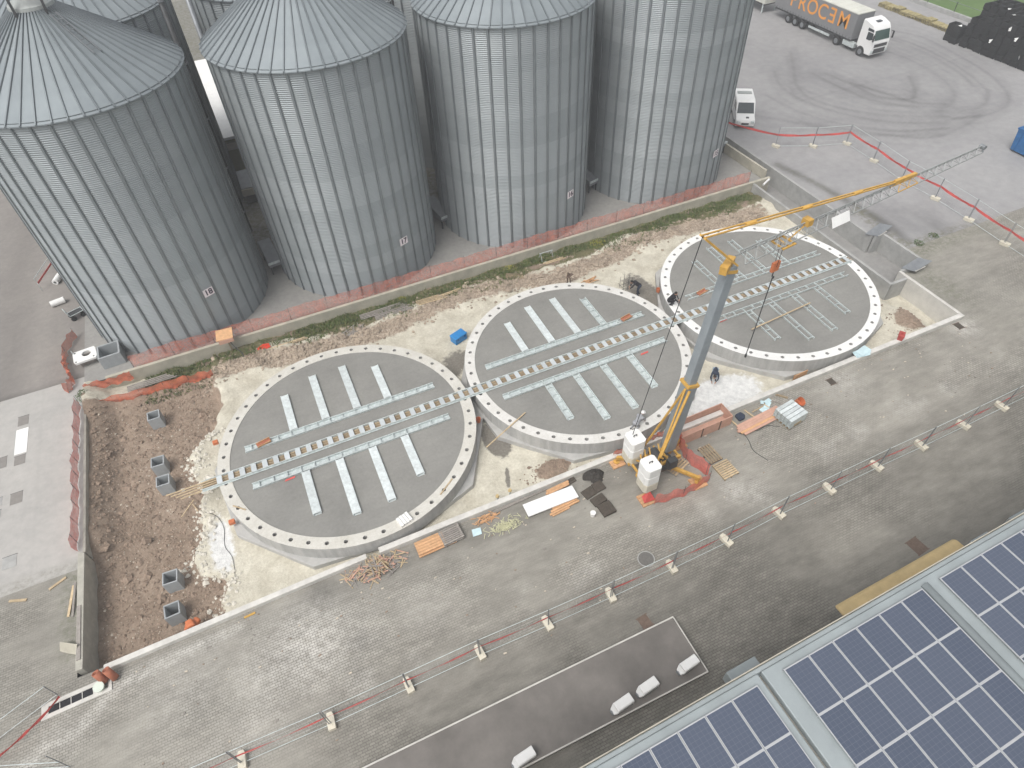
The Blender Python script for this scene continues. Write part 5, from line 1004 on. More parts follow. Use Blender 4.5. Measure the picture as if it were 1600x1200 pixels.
for x, y, z, lb in ((9.0, -2.55, .22, 'orange bucket on the plinth between middle and right rings'), (-23.2, -2.75, .2, 'orange brick-red block on the left ring plinth at front'), (-23.4, 3.7, .0, 'red block beside the left ring towards the back'), (8.85, 3.75, .2, 'orange bucket beside the crouching worker in black'), (-8.0, -2.0, .22, 'orange pipe end on the middle ring plinth')):
    if 'block' in lb: m = MB(); m.box(-.16, .16, -.13, .13, 0, .22); o = m.build('red_block', orange_plastic); bevel(o, .02)
    else:
        m = MB(); m.cyl((0, 0, 0), (0, 0, .3), .13, .17, 14, cap=False); m.cyl((0, 0, 0), (0, 0, .02), .13, n=14); o = m.build('orange_bucket', orange_plastic); q = o.modifiers.new('s', 'SOLIDIFY'); q.thickness = .015
    o.location = (x, y, z); tag(o, lb, 'block' if 'block' in lb else 'bucket')
o = thing('red_bags', 'orange red bags lying at the kerb wall beside the soil', 'bags', (-26.2, -7.55, -1.0))
for k, (x, y, z) in enumerate(((0, 0, 0), (.3, .05, .02), (.12, -.05, .24))): m = MB(); m.prism([(-.28, -.18), (.2, -.22), (.3, .12), (-.15, .24)], 0, .28); q = bevel(m.build('bag', orange_plastic, o), .1, 3); q.location = (x, y, z + .5); q.rotation_euler = (0, 0, k)
m = MB(); m.box(-.12, .12, -.08, .08, 0, .08); 
o = thing('white_blocks', 'stack of white foam blocks on the left ring rim at front', 'blocks', (-14.4, -7.2, ZT), R(15))
for k in range(4): m = MB(); m.box(-.36 + .18 * k, -.20 + .18 * k, -.3, .3, .0, .16 + .03 * (k % 2)); m.build('block', white_matte, o)
board_stack('pale_lath', 'long pale lath bridging the gap between left and middle rings', 'timber', (-6.9, -3.9, ZT + .04), R(24), [(-1.75, 0, 1.75, 0, .03, .07, .05)], wood_pale)
board_stack('pale_lath', 'long yellow lath lying across the right ring frames', 'timber', (14.3, -3.1, ZT + .17), R(2), [(-2.7, -.12, 2.7, .1, .02, .08, .05)], wood_pale)
board_stack('pale_lath', 'pale batten lying on the left ring rim at front right', 'timber', (-11.6, -6.15, ZT + .0), R(36), [(-.6, 0, .6, 0, .03, .08, .04)], wood_pale)
board_stack('pale_lath', 'upright pale batten leaning on the left ring at front left', 'timber', (-22.5, -2.6, ZT), R(-50), [(-.55, 0, .3, .1, .04, .06, .05)], wood_pale)
for x, y, lb in ((-20.5, 1.47, 'small rust-red tray on the left end of the left ring far frame'), (4.7, 1.5, 'small rust-red tray on the right end of the middle ring far frame'), (11.0, 1.47, 'small rust-red tray on the left end of the right ring far frame')):
    o = thing('rust_tray', lb, 'tray', (x, y, ZT + .12), .2, 'rust-red trays on the frames'); m = MB(); m.box(-.42, .42, -.16, .16, 0, .03); m.build('base', terracotta, o); m = MB(); m.box(-.42, .42, -.17, -.14, .03, .14); m.box(-.42, .42, .14, .17, .03, .14); m.build('sides', wood_orange, o)
for x, y, lb in ((-19.6, -1.75, 'pink tape scrap beside the left ring near frame'), (4.0, -1.95, 'orange scrap beside the middle ring near frame'), (10.6, -1.6, 'pink scrap of paper on the right ring floor')):
    m = MB(); m.add([(-.3, -.05, 0), (.3, -.03, .02), (.34, .07, .05), (-.2, .08, .01)], [(0, 1, 2, 3)]); o = m.build('tape_scrap', red_plastic); o.location = (x, y, ZT + .0); tag(o, lb, 'tape scrap')
# rebar chairs
o = thing('rebar_cage', 'thin dark rebar stand on the cream ground by the bending worker', 'rebar', (7.0, 5.6, -.42)); m = MB()
for x, y in ((0, 0), (.4, 0), (.8, .1), (0, .5), (.4, .6), (.8, .5)): m.cyl((x, y, 0), (x, y, 1.0), .014, n=5)
m.tube([(-.1, 0, .2), (.9, .1, .2)], .014, 5); m.tube([(-.1, .5, .2), (.9, .55, .2)], .014, 5); m.tube([(0, -.1, .25), (0, .7, .25)], .014, 5); m.tube([(.8, -.1, .25), (.8, .7, .25)], .014, 5); m.build('bars', dark_metal, o)
o = thing('prop_stand', 'grey upright prop with boards behind the middle ring', 'prop', (3.6, 8.3, -.42)); m = MB(); m.bar((0, 0, 0), (.05, 0, 1.1), .08); m.bar((.3, 0, 0), (.2, .1, .9), .06); m.bar((-.1, -.1, .7), (.5, .1, .75), .25, .03); m.build('prop', iron_brown, o)
o = board_stack('timber_heap', 'small heap of orange timber laths behind the middle ring', 'timber', (5.3, 7.7, -.4), 0, [(-.5 + random.uniform(-.2, .2), random.uniform(-.3, .3), .5 + random.uniform(-.2, .2), random.uniform(-.3, .3), .04 + .03 * k, .06, .03) for k in range(8)], wood_orange)

# ------------------------------------------------------------------ bank: laths, sticks, stones, grass
for k, (x, y, L, a, lb, mt) in enumerate(((-17.7, 11.0, 1.6, 2, 'long pale lath on the bank near the red sheet', wood_pale), (-10.2, 11.25, 1.9, 0, 'long grey lath on the grassy bank below silo 17', wood_grey), (-9.6, 10.75, 1.5, 1, 'second grey lath on the bank, nearer the rings', wood_grey), (-6.6, 10.85, 1.2, -2, 'bundle of tan laths on the bank below silo 17', wood_pale), (-5.2, 11.1, 1.3, 3, 'thin lath on the bank right of the tan bundle', wood_pale), (.3, 10.5, .9, -30, 'brown boards on the bank behind the middle ring', wood_brown), (11.0, 11.2, 1.4, -3, 'thin lath on the bank behind the right ring', wood_grey), (3.9, 11.1, 1.0, 0, 'pale lath on the bank below silo 16', wood_pale), (-26.8, 11.25, 1.6, 1, 'grey rail lying along the orange netting at left', wood_grey))):
    board_stack('bank_lath', lb, 'timber', (x, y, -.25), R(a), [(-L, -.06 + .12 * q, L - .2 * q, -.05 + .13 * q, .08 + .03 * q, .09, .04) for q in range(2 if 'thin' in lb or 'pale lath' in lb else 4)], mt)
o = thing('stick_heap', 'fan of whitish sticks on the rubble bank behind the left ring', 'heap', (-12.9, 10.1, -.3)); m = MB()
for k in range(34): a = random.gauss(.9, .5); x, y = random.gauss(0, .4), random.gauss(0, .18); L = random.uniform(.2, .55); m.bar((x - L * math.cos(a), y - L * math.sin(a), random.uniform(.0, .15)), (x + L * math.cos(a), y + L * math.sin(a), random.uniform(.05, .3)), .035)
stuff(m.build('sticks', wood_grey, o))
o = thing('red_sheet', 'small bright red sheet lying on the grassy bank at left', 'sheet', (-19.2, 11.3, -.15)); m = MB(); m.add([(-.5, -.25, 0), (-.1, -.32, .06), (.45, -.1, .02), (.4, .25, .1), (0, .32, .12), (-.45, .15, .05), (0, 0, .16)], [(0, 1, 6), (1, 2, 6), (2, 3, 6), (3, 4, 6), (4, 5, 6), (5, 0, 6)]); m.build('sheet', simple('red_sheet', (.65, .06, .03), .5, var=.15), o)
o = thing('white_trestle', 'small white folding trestle on the bank below silo 16', 'trestle', (3.6, 12.0, -.5)); m = MB()
for x in (-.5, .5): m.bar((x, -.35, 0), (x, 0, .7), .03); m.bar((x, .35, 0), (x, 0, .7), .03)
m.bar((-.6, 0, .7), (.6, 0, .7), .05); m.bar((-.7, -.4, .05), (.9, -.35, .05), .06); m.build('trestle', galv, o)
def pz(x, y): return float(pit_z(np.array([[x]]), np.array([[y]]))[0, 0])
def inring(x, y, pad=.6): return any((x - CX[i]) ** 2 + (y - CYR[i]) ** 2 < (RO[i] + pad) ** 2 for i in range(3))
def stones(name, label, mat, n, gen, smin, smax):
    V = []; F = []; base_ = np.array([(1, 0, 0), (0, 1, 0), (-1, 0, 0), (0, -1, 0), (0, 0, 1), (0, 0, -1), (.6, .6, .6), (-.6, .6, .5), (-.6, -.6, .6), (.6, -.6, .5)], float); fc = [(0, 6, 4), (0, 9, 4)[::1], (6, 1, 4), (1, 7, 4), (7, 2, 4), (2, 8, 4), (8, 3, 4), (3, 9, 4), (0, 1, 6), (1, 2, 7), (2, 3, 8), (3, 0, 9)]
    m = MB(); pts = []
    while len(pts) < n:
        p = gen()
        if p is not None: pts.append(p)
    A = np.array(pts); Z = pit_z(A[:, 0][None], A[:, 1][None])[0]
    for (x, y), z in zip(pts, Z):
        s = random.uniform(smin, smax) * (1 if random.random() < .85 else 1.8); q = base_ * np.array([random.uniform(.7, 1.3), random.uniform(.7, 1.3), random.uniform(.45, .9)]) * s * (1 + rng.uniform(-.22, .22, (10, 3))); a = random.uniform(0, 6.28); c, s_ = math.cos(a), math.sin(a); q = np.stack([q[:, 0] * c - q[:, 1] * s_ + x, q[:, 0] * s_ + q[:, 1] * c + y, q[:, 2] + z + s * .1], -1); m.add(q.tolist(), fc)
    o = m.build(name, mat, fix=True); stuff(o); tag(o, label, name.split('_')[-1]); return o
def g_bank():
    x = random.uniform(-24, 23.5); y = random.gauss(9.95 - .5 * math.sin(x * .35), .55)
    return (x, y) if (not inring(x, y, .35) and y < 12) else None
stones('bank_rubble', 'broken brown stones strewn along the bank behind the rings', rock_m, 2600, g_bank, .03, .13)
def g_soil():
    x, y = random.uniform(-30.7, -23.5), random.uniform(-7.6, 10.4); return (x, y) if x < float(soilb(np.array([[x]]), np.array([[y]]))[0, 0]) + .1 else None
stones('soil_clods', 'brown clods and lumps over the soil pit', clod_m, 3000, g_soil, .02, .085)
stones('soil_pebbles', 'pale pebbles scattered over the brown soil', pebble_w, 1000, g_soil, .012, .042)
stones('soil_lumps', 'larger brown lumps lying about in the soil pit', clod_m, 170, g_soil, .09, .17)
def g_lime():
    y = random.uniform(-7.4, 5.2); x = float(soilb(np.array([[-25.]]), np.array([[y]]))[0, 0]) + random.gauss(.15, .4); return (x, y) if not inring(x, y, .3) else None
stones('limestone_chunks', 'white limestone chunks along the edge of the soil', simple('limestone_chunk', (.60, .57, .50), .9, var=.2, scale=2), 380, g_lime, .03, .14)
def g_small():
    c = random.choice(((-5.2, -6.9, .8, .35), (23.4, -6.4, .8, .8))); return (random.gauss(c[0], c[2]), random.gauss(c[1], c[3]))
stones('dirt_heaps', 'gravelly dirt heaps in the pit corners by the kerb', clod_m, 420, lambda: (lambda p: p if (p[1] > -7.6 and not inring(*p, .3)) else None)(g_small()), .02, .07)
m = MB(); pts = []
while len(pts) < 7200:
    x = random.uniform(-27.5, 24); y = random.uniform(9.9, 12.55); den = float(vnoise(x * .45 + 3, y * .9)) * .8 + .30 * (y > 11.2) - .06 * (y < 10.4)
    if random.random() < (den - .28) * 1.2: pts.append((x, y))
A = np.array(pts); Z = pit_z(A[:, 0][None], A[:, 1][None])[0]
for (x, y), z in zip(pts, Z):
    for q in range(3):
        a = random.uniform(0, 6.28); h = random.uniform(.08, .26); l = random.uniform(.02, .14); w = random.uniform(.015, .035); bx, by = x + random.uniform(-.07, .07), y + random.uniform(-.07, .07); m.add([(bx - w * math.sin(a), by + w * math.cos(a), z - .02), (bx + w * math.sin(a), by - w * math.cos(a), z - .02), (bx + l * math.cos(a), by + l * math.sin(a), z + h)], [(0, 1, 2)], 0 if random.random() < .93 else 1)
o = m.build('bank_grass', [grass_m, simple('pale_grass', (.24, .22, .10), .8, var=.3)], fix=False); stuff(o); tag(o, 'patchy green grass along the foot of the beige retaining wall', 'grass')
def bush(label, x, y, z, r, h, n, mat, name='weed_plant'):
    o = thing(name, label, 'plant', (x, y, z)); m = MB()
    for k in range(5): a = random.uniform(0, 6.28); m.cyl((0, 0, 0), (r * .5 * math.cos(a), r * .5 * math.sin(a), h * .8), .012, .006, 5)
    m.build('stems', wood_brown, o); m = MB()
    for k in range(n):
        a = random.uniform(0, 6.28); q = r * math.sqrt(random.random()); zz = h * random.uniform(.15, 1) * (1 - .5 * q / r); d = Vector((random.gauss(0, 1), random.gauss(0, 1), random.gauss(.3, .6))).normalized() * random.uniform(.04, .1); e_ = d.cross(Vector((random.gauss(0, 1), random.gauss(0, 1), random.gauss(0, 1)))).normalized() * .03; p = Vector((q * math.cos(a), q * math.sin(a), zz)); m.add([p, p + d * .5 + e_, p + d, p + d * .5 - e_], [(0, 1, 2, 3)])
    m.build('leaves', mat, o, fix=False); return o
bush('bright green leafy weed at the left end of the orange netting', -31.0, 11.6, 0.0, .45, .8, 420, leaf)
bush('bushy green weed on the bank below silo 17', -10.3, 12.0, -.7, .55, .5, 380, leaf)
bush('yellow green flowering weed on the bank below silo 17', -8.6, 12.3, -.6, .35, .5, 220, weed_y)
bush('yellow flowering weed on the bank between silos 17 and 16', .4, 11.9, -.6, .6, .5, 380, weed_y)
bush('large green weed on the bank between silos 17 and 16', -.5, 11.7, -.6, .9, .5, 600, leaf)
bush('green and yellow weed on the bank below silo 16', 8.2, 11.5, -.5, .75, .5, 520, weed_y)
bush('broad green weed patch on the bank below silo 15', 15.5, 11.9, -.6, 1.3, .45, 700, leaf)
bush('dark green weed on the bank at the far right end', 22.5, 12.0, -.6, 1.0, .5, 500, leaf)
bush('green weed by the silo 18 end of the bank', -14.2, 12.0, -.7, .35, .45, 200, leaf)
for k, (x, y) in enumerate(((30.6, -.2), (32.4, .0))): bush('low weed growing in the paving joint near the trench bay, ' + ('nearer the bay' if k == 0 else 'farther from the bay'), x, y, 0, .4, .2, 180, leaf)
m = MB()
for k in range(330):
    x = random.uniform(-29, 26); y = -8.5 - abs(random.gauss(0, 3.0))
    if y < -17: continue
    q = random.uniform(.012, .035); m.obox((x, y, q * .5), (q * random.uniform(.8, 2.5), random.uniform(-.5, .5) * q, 0), (0, q, 0), (0, 0, q * .6), random.choice((0, 0, 1, 2)))
o = m.build('paving_litter', [pebble_w, wood_grey, clod_m]); stuff(o); tag(o, 'small crumbs of stone and timber littering the paving', 'litter')
# plates leaning over the trench bay, tread plate etc.
for (x, y, a, lb) in ((28.6, 2.15, .2, 'dark grey metal plate at the far corner of the trench bay'), (27.7, -2.5, .1, 'grey metal plate bridging the near corner of the trench bay')):
    o = thing('metal_plate', lb, 'plate', (x, y, .36), a); m = MB(); m.obox((0, 0, .12), (.9, 0, .12), (-.25, .42, 0), (0, 0, .015)); m.build('plate', grey_metal, o)
    m = MB(); m.box(-.6, .5, -.45, -.35, -.04, .03); m.build('bearer', concrete, o)
o = thing('white_pipe_stub', 'white plastic pipe stub at the corner of beige wall and trench', 'pipe', (25.4, 12.3, .1), .3); m = MB(); m.cyl((0, 0, 0), (1.0, .1, .1), .09, n=12); m.build('pipe', white_paint, o)
# manhole covers and drains
def cover(label, x, y, w, d, mat, rz=0, round_=False):
    o = thing('manhole_cover', label, 'manhole cover', (x, y, .004), rz); m = MB()
    if round_: m.cyl((0, 0, 0), (0, 0, .012), w / 2, n=28)
    else: m.box(-w / 2, w / 2, -d / 2, d / 2, 0, .012)
    m.build('lid', mat, o); m = MB()
    if round_:
        n = 28
        for k in range(n): a, b = 2 * math.pi * k / n, 2 * math.pi * (k + 1) / n; m.bar((w * .54 * math.cos(a), w * .54 * math.sin(a), .008), (w * .54 * math.cos(b), w * .54 * math.sin(b), .008), .05, .012)
    else:
        for (x0, x1, y0, y1) in ((-w / 2 - .06, w / 2 + .06, d / 2 + .002, d / 2 + .06), (-w / 2 - .06, w / 2 + .06, -d / 2 - .06, -d / 2 - .002)): m.box(x0, x1, y0, y1, 0, .01)
    m.build('rim', iron_brown if not round_ else concrete_grey, o)
manhole_g = simple('cast_iron_grey', (.15, .145, .135), .8, .1, var=.2, scale=8)
cover('round grey manhole cover in the paving behind the front fence', -3.5, -14.35, .8, .8, manhole_g, round_=True)
cover('square brown cover above the dark platform', -5.35, -17.2, .55, .55, iron_brown, .1)
cover('square brown cover in the paving near the tan canopy', 9.7, -19.75, .75, .75, iron_brown, .1)
cover('dark square gully in the paving right of the channel stack', 14.0, -8.75, .45, .45, mat_brown)
cover('dark square gully at the right end of the kerb wall', 25.5, -8.5, .5, .5, mat_brown)
dr = thing('drain_channel', 'concrete drain channel with dark grates at lower left', 'drain', (-32.5, -9.15, 0), R(2)); m = MB()
for (x0, x1, y0, y1) in ((-.3, 2.75, .18, .38), (-.3, 2.75, -.38, -.18), (-.3, 0., -.179, .179), (1.95, 2.05, -.179, .179), (2.6, 2.75, -.179, .179)): m.box(x0, x1, y0, y1, -.1, .06)
m.build('frame', concrete, dr)
for k in range(4): m = MB(); m.box(.015 + k * .485, .47 + k * .485, -.17, .17, -.05, .035); g_ = m.build('grate', cloth_black, dr); m = MB(); m.box(.47 + k * .485, .498 + k * .485, -.17, .17, .0, .058); m.build('grate_bar', concrete, dr)
m = MB(); m.cyl((0, 0, 0), (0, 0, .28), .2, .24, 16); o = m.build('white_tub', simple('pale_green_tub', (.62, .68, .60), .5, var=.1)); o.location = (-30.25, -9.1, .05); o.rotation_euler = (.2, .1, 0); tag(o, 'pale tub standing at the end of the drain channel', 'tub')
for k, (x, y) in enumerate(((-30.2, -8.55), (-29.75, -8.6))):
    o = thing('clay_pipe', ('left' if k == 0 else 'right') + ' one of two terracotta pipes leaning on the kerb wall', 'pipe', (x, y, .0)); m = MB(); d = Vector((-.22, .35, .8)).normalized(); a = Vector((.2, -.35, .1)); m.cyl(a, a + d * .7, .14, n=18, cap=False); q = m.build('pipe', terracotta, o, smooth=True, fix=False); z = q.modifiers.new('s', 'SOLIDIFY'); z.thickness = .035; z.offset = -1
    m = MB(); m.cyl(a + d * .02, a + d * .1, .10, n=14); m.build('plug', mat_brown, o)
o = thing('leaning_boards', 'pale timber boards leaning on the left retaining wall', 'boards', (-31.5, -4.0, 0)); m = MB(); m.bar((-.25, -.6, .02), (.1, 1.0, .25), .12, .05); m.build('board', wood_pale, o); m = MB(); m.bar((-.05, -.7, .02), (.2, 1.1, .3), .1, .05); m.build('board', wood_grey, o)
o = thing('plank_cap', 'brown plank on top of the left retaining wall', 'plank', (-31.1, -5.8, .302)); m = MB(); m.box(-.09, .09, -1.6, 1.4, 0, .05); m.build('plank', wood_grey, o)
o = thing('leaning_boards', 'tan board propped against the front of the left retaining wall', 'boards', (-31.6, -6.6, 0)); m = MB(); m.obox((0, .1, .22), (.42, -.28, .05), (.1, .12, .22), (.012, .018, 0)); m.build('board', w_back, o)
for k, (x, y, a, lb) in enumerate(((-34.2, -2.5, -20, 'pale plank lying on paving at the apron edge, left one'), (-32.3, -2.35, 25, 'pale plank lying on paving at the apron edge, right one'))): board_stack('loose_plank', lb, 'plank', (x, y, 0), R(a), [(-.45, 0, .45, 0, .04, .13, .05)], wood_pale)
# dark covers and white slab in the left apron
for k, (x, y, w, d, lb) in enumerate(((-34.75, 11.25, .62, .85, 'dark square cover in the left apron, farthest back'), (-34.75, 7.75, .62, .75, 'dark square cover in the left apron below the white strip'), (-35.8, 8.0, .6, .9, 'dark square cover at the left border beside the white strip'), (-34.75, 4.7, .65, .85, 'dark square cover in the middle of the left apron'), (-35.75, 4.85, .45, .6, 'small dark cover at the left border, upper one'), (-35.75, 3.9, .45, .6, 'small dark cover at the left border, lower one'), (-34.8, .2, .7, .8, 'dark square cover in the left apron nearest the planks'))):
    o = thing('floor_cover', lb, 'floor cover', (x, y, .006)); m = MB(); m.box(-w / 2, w / 2, -d / 2, d / 2, 0, .012); m.build('lid', concrete_grey if k > 3 else simple('floor_cover_%d' % k, (.235, .22, .205), .85, var=.1), o); m = MB(); m.box(-w / 2 - .03, w / 2 + .03, d / 2 + .002, d / 2 + .03, 0, .01); m.build('rim', dark_metal, o)
o = thing('white_floor_strip', 'white concrete strip let into the left apron between dark covers', 'floor slab', (-34.75, 9.4, .006)); m = MB(); m.box(-.36, .36, -1.1, 1.1, 0, .014); m.build('slab', white_matte, o); m = MB(); m.box(-.40, -.362, -1.1, 1.1, 0, .01); m.build('rim', concrete_grey, o)
# tie holes with cream caps along kerb wall
for k, (x, y) in enumerate(((-9.1, -7.55), (-8.3, -7.5), (5.6, -7.6), (6.3, -7.55))):
    o = thing('formwork_cone', 'brass-coloured round cap beside the kerb wall, ' + ('left' if k < 2 else 'right') + ' pair, ' + ('left' if k % 2 == 0 else 'right') + ' one', 'cap', (x, y, -.1)); m = MB(); m.cyl((0, 0, -.6), (0, 0, .32), .06, n=10); m.build('tube', galv, o); m = MB(); m.cyl((0, 0, .32), (0, 0, .42), .12, .09, n=14); m.build('cap', tan_sheet, o)
o = thing('black_hose', 'black hose draped over white limestone by the left ring', 'hose', (-24.2, -1.2, 0)); m = MB(); hp = [(-.5, .3), (.1, -.3), (.35, -1.2), (.25, -2.4), (.55, -3.4), (.5, -5.0)]; m.tube(spline([(x, y, pz(-24.2 + x, -1.2 + y) + .03) for x, y in hp], 6), .014, 5); m.build('hose', dark_metal, o)
o = thing('loose_sticks', 'thin broken laths on the brown soil beside the channel end', 'sticks', (-25.6, .2, -1.05)); m = MB(); m.bar((-.6, -.3, .05), (.2, .6, .1), .05, .03); m.build('stick', wood_pale, o); m = MB(); m.bar((.1, .3, .1), (.5, -.7, .06), .05, .03); m.build('stick', wood_pale, o); m = MB(); m.bar((.3, .9, .2), (1.2, .5, .6), .06, .04); m.build('stick', wood_pale, o)
o = thing('yellow_board', 'short yellow board on the paving by the left kerb wall', 'board', (-23.2, -8.5, 0), R(4)); m = MB(); m.box(-.28, .28, -.05, .05, 0, .05); m.build('board', yellow_paint, o)

# ------------------------------------------------------------------ people
def person(label, loc, rz, J, mats, hat=None):
    """J: joint dict; body = union of tapered limbs, voxel remeshed into one surface; mats = (top, trousers, skin, shoes)"""
    seg = []   # p0,p1,r0,r1,mat
    Vv = lambda k: Vector(J[k])
    S = lambda a, b, r0, r1, m_: seg.append((Vector(a), Vector(b), r0, r1, m_))
    pel, chest, neck, head = Vv('pelvis'), Vv('chest'), Vv('neck'), Vv('head'); f = Vector(J.get('face', (1, 0, 0))).normalized()
    S(pel, chest, .155, .165, 0); lat = Vector((0, 1, 0)); 
    S(pel + lat * -.07, pel + lat * .07, .14, .14, 1); S(chest + lat * -.12, chest + lat * .12, .12, .12, 0); S(chest, neck, .11, .06, 0); S(neck, head, .055, .06, 2); S(head - f * .01, head + f * .02 + Vector((0, 0, .03)), .098, .10, 2); S(head + f * .03 - Vector((0, 0, .05)), head + f * .05 - Vector((0, 0, .08)), .06, .05, 2); S(head + f * .09, head + f * .125 - Vector((0, 0, .015)), .018, .016, 2)
    for s in ('l', 'r'):
        sg = 1 if s == 'l' else -1
        S(head + lat * sg * .095, head + lat * sg * .11, .022, .022, 2)
        S(Vv('hip' + s), Vv('knee' + s), .095, .062, 1); S(Vv('knee' + s), Vv('foot' + s) + Vector((0, 0, .07)), .062, .045, 1); ft = Vector(J.get('toe', (1, 0, 0))); S(Vv('foot' + s) + Vector((0, 0, .045)) - ft * .05, Vv('foot' + s) + Vector((0, 0, .038)) + ft * .17, .046, .042, 3)
        sh, el, ha = Vv('sh' + s), Vv('el' + s), Vv('ha' + s); S(sh, el, .062, .047, 0); S(el, el.lerp(ha, .85), .046, .035, 0); S(el.lerp(ha, .8), ha, .03, .032, 2)
        d = (ha - el).normalized(); side = d.cross(Vector((0, 0, 1))); side = side.normalized() if side.length > .1 else Vector((0, 1, 0)); S(ha, ha + d * .06, .034, .036, 2)
        for q, (o_, L) in enumerate(((-.03, .065), (-.01, .08), (.012, .075), (.032, .055))): b0 = ha + d * .07 + side * o_; S(b0, b0 + d * L + Vector((0, 0, -.02)), .0125, .011, 2)
        S(ha + side * .03 * sg, ha + side * .065 * sg + d * .04, .014, .012, 2)
    m = MB()
    for p0, p1, r0, r1, mi in seg:
        m.cyl(p0, p1 if (p1 - p0).length > 1e-4 else p0 + Vector((0, 0, .001)), r0, r1, 12)
        for p, r in ((p0, r0), (p1, r1)):
            for a in range(5):
                z0, z1 = -1 + a * .4, -.6 + a * .4; c0, c1 = math.sqrt(max(0, 1 - z0 * z0)), math.sqrt(max(0, 1 - z1 * z1)); m.cyl(p + Vector((0, 0, r * z0)), p + Vector((0, 0, r * z1)), max(r * c0, .0005), max(r * c1, .0005), 12)
    me = m.mesh('raw', [skin_m]); tmp = obj('tmp', me); md = tmp.modifiers.new('r', 'REMESH'); md.mode = 'VOXEL'; md.voxel_size = .011; sm = tmp.modifiers.new('s', 'SMOOTH'); sm.iterations = 3; sm.factor = .5
    bpy.context.view_layer.update(); dg = bpy.context.evaluated_depsgraph_get(); bme = bpy.data.meshes.new_from_object(tmp.evaluated_get(dg)); bpy.data.objects.remove(tmp)
    bme.materials.clear(); [bme.materials.append(q) for q in mats]
    n = len(bme.polygons); C = np.empty(n * 3, np.float32); bme.polygons.foreach_get('center', C); C = C.reshape(-1, 3); best = np.full(n, 1e9); mi_ = np.zeros(n, np.int32)
    for p0, p1, r0, r1, mi in seg:
        a = np.array(p0); b = np.array(p1); ab = b - a; t_ = np.clip(((C - a) @ ab) / max(ab @ ab, 1e-9), 0, 1); dd = np.linalg.norm(C - a - t_[:, None] * ab, axis=1) - (r0 + (r1 - r0) * t_); k_ = dd < best; best[k_] = dd[k_]; mi_[k_] = mi
    bme.polygons.foreach_set('material_index', mi_); bme.polygons.foreach_set('use_smooth', np.ones(n, bool)); bme.update()
    p = thing('person', label, 'person', loc, rz); obj('body', bme, p)
    m = MB(); hd = head + Vector((0, 0, .03))
    if hat == 'helmet':
        V = []
        for a in range(7):
            th_ = a / 6 * math.pi / 2; 
            for k in range(18): V.append(hd + Vector((.128 * math.cos(th_) * math.cos(k * math.pi / 9), .118 * math.cos(th_) * math.sin(k * math.pi / 9), .02 + .125 * math.sin(th_))))
        m.add(V, [(a * 18 + k, a * 18 + (k + 1) % 18, (a + 1) * 18 + (k + 1) % 18, (a + 1) * 18 + k) for a in range(6) for k in range(18)]); m.cyl(hd + Vector((.04, 0, .012)), hd + Vector((.04, 0, .026)), .145, n=18); m.build('helmet', white_paint, p, smooth=True)
    else:
        V = []
        for a in range(6):
            th_ = a / 5 * (math.pi / 2) - .25
            for k in range(16): V.append(hd - f * .015 + Vector((.108 * math.cos(th_) * math.cos(k * math.pi / 8), .108 * math.cos(th_) * math.sin(k * math.pi / 8), .012 + .105 * math.sin(th_))))
        m.add(V, [(a * 16 + k, a * 16 + (k + 1) % 16, (a + 1) * 16 + (k + 1) % 16, (a + 1) * 16 + k) for a in range(5) for k in range(16)]); m.build('hair', hair_m, p, smooth=True)
    m = MB()
    for s in (-.036, .036): q = head + f * .092 + Vector((0, s, .02)); m.cyl(q, q + f * .012, .011, .008, 8)
    m.build('eyes', ink, p)
    return p
BEND = dict(pelvis=(-.08, 0, .93), chest=(.27, 0, 1.18), neck=(.42, 0, 1.24), head=(.54, 0, 1.22), face=(.5, 0, -.85), hipl=(-.08, .1, .9), hipr=(-.08, -.1, .9), kneel=(.05, .13, .49), kneer=(.02, -.13, .49), footl=(-.02, .14, 0), footr=(-.1, -.14, 0), shl=(.32, .2, 1.18), shr=(.32, -.2, 1.18), ell=(.48, .24, .93), elr=(.48, -.24, .93), hal=(.62, .16, .72), har=(.62, -.16, .72))
BEND2 = dict(BEND, pelvis=(-.12, 0, .84), chest=(.30, 0, .90), neck=(.46, 0, .86), head=(.57, 0, .80), face=(.3, 0, -1), hipl=(-.12, .1, .82), hipr=(-.12, -.1, .82), shl=(.36, .2, .88), shr=(.36, -.2, .88), ell=(.50, .25, .62), elr=(.50, -.25, .62), hal=(.62, .14, .40), har=(.62, -.14, .40), kneel=(.08, .16, .46), kneer=(.06, -.16, .46))
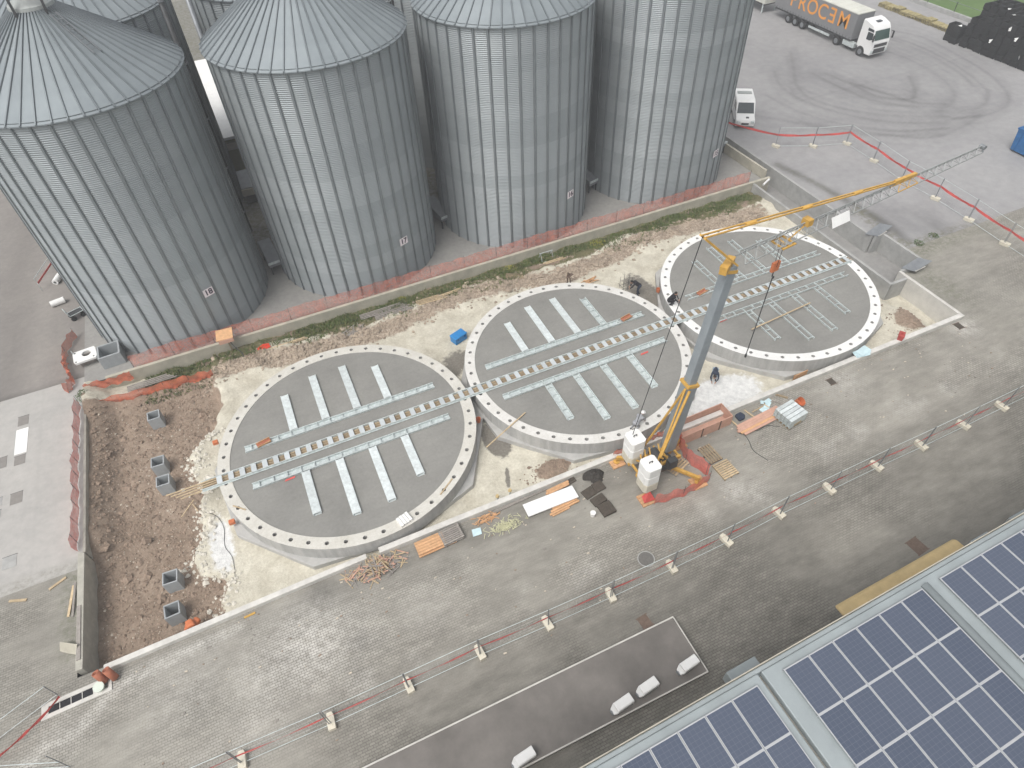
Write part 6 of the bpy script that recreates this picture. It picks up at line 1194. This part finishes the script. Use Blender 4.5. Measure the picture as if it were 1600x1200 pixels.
CROUCH = dict(pelvis=(-.12, 0, .34), chest=(.13, 0, .74), neck=(.2, 0, .9), head=(.27, 0, 1.0), face=(.8, 0, -.5), hipl=(-.1, .1, .34), hipr=(-.1, -.1, .34), kneel=(.28, .2, .5), kneer=(.28, -.2, .5), footl=(.02, .17, 0), footr=(.0, -.17, 0), shl=(.15, .2, .8), shr=(.15, -.2, .8), ell=(.37, .28, .6), elr=(.37, -.28, .6), hal=(.55, .14, .38), har=(.55, -.14, .38))
KNEEL = dict(pelvis=(-.2, 0, .42), chest=(.22, 0, .60), neck=(.38, 0, .67), head=(.50, 0, .72), face=(.7, 0, -.7), hipl=(-.2, .1, .40), hipr=(-.2, -.1, .40), kneel=(.02, .15, .08), kneer=(-.02, -.15, .08), footl=(-.42, .15, 0), footr=(-.46, -.15, 0), shl=(.28, .2, .62), shr=(.28, -.2, .62), ell=(.44, .24, .36), elr=(.44, -.24, .36), hal=(.56, .18, .10), har=(.56, -.18, .10))
person('person in dark jacket bending over on cream ground behind the rings', (7.75, 4.75, -.44), R(150), BEND, (cloth_black, cloth_navy, skin_m, cloth_black))
person('person dressed in black crouching on the rim of the right ring', (8.35, 1.55, ZT), R(-40), CROUCH, (cloth_black, cloth_black, skin_m, cloth_black))
person('person in navy top and pale jeans bent over on white ground', (7.65, -4.95, -.42), R(-130), BEND2, (cloth_navy, cloth_jean, skin_m, cloth_black))
person('person in white helmet and grey clothes kneeling on the middle ring rim', (.35, -7.0, ZT), R(25), KNEEL, (cloth_grey, cloth_grey, skin_m, cloth_black), 'helmet')

# ------------------------------------------------------------------ air
m = MB(); m.box(-640, 640, -640, 640, -3.2, 34); hz = m.build('haze', MATS['haze'] if 'haze' in MATS else None)
t = NT('haze'); t.n.remove(t.b); pv = t.node('ShaderNodeVolumePrincipled'); pv.inputs['Color'].default_value = (.93, .95, .97, 1); pv.inputs['Density'].default_value = .0015; t.link(pv.outputs[0], t.n['Material Output'].inputs['Volume']); hz.data.materials.clear(); hz.data.materials.append(t.m); stuff(hz); tag(hz, 'thin pale haze in the air over the whole site', 'haze')
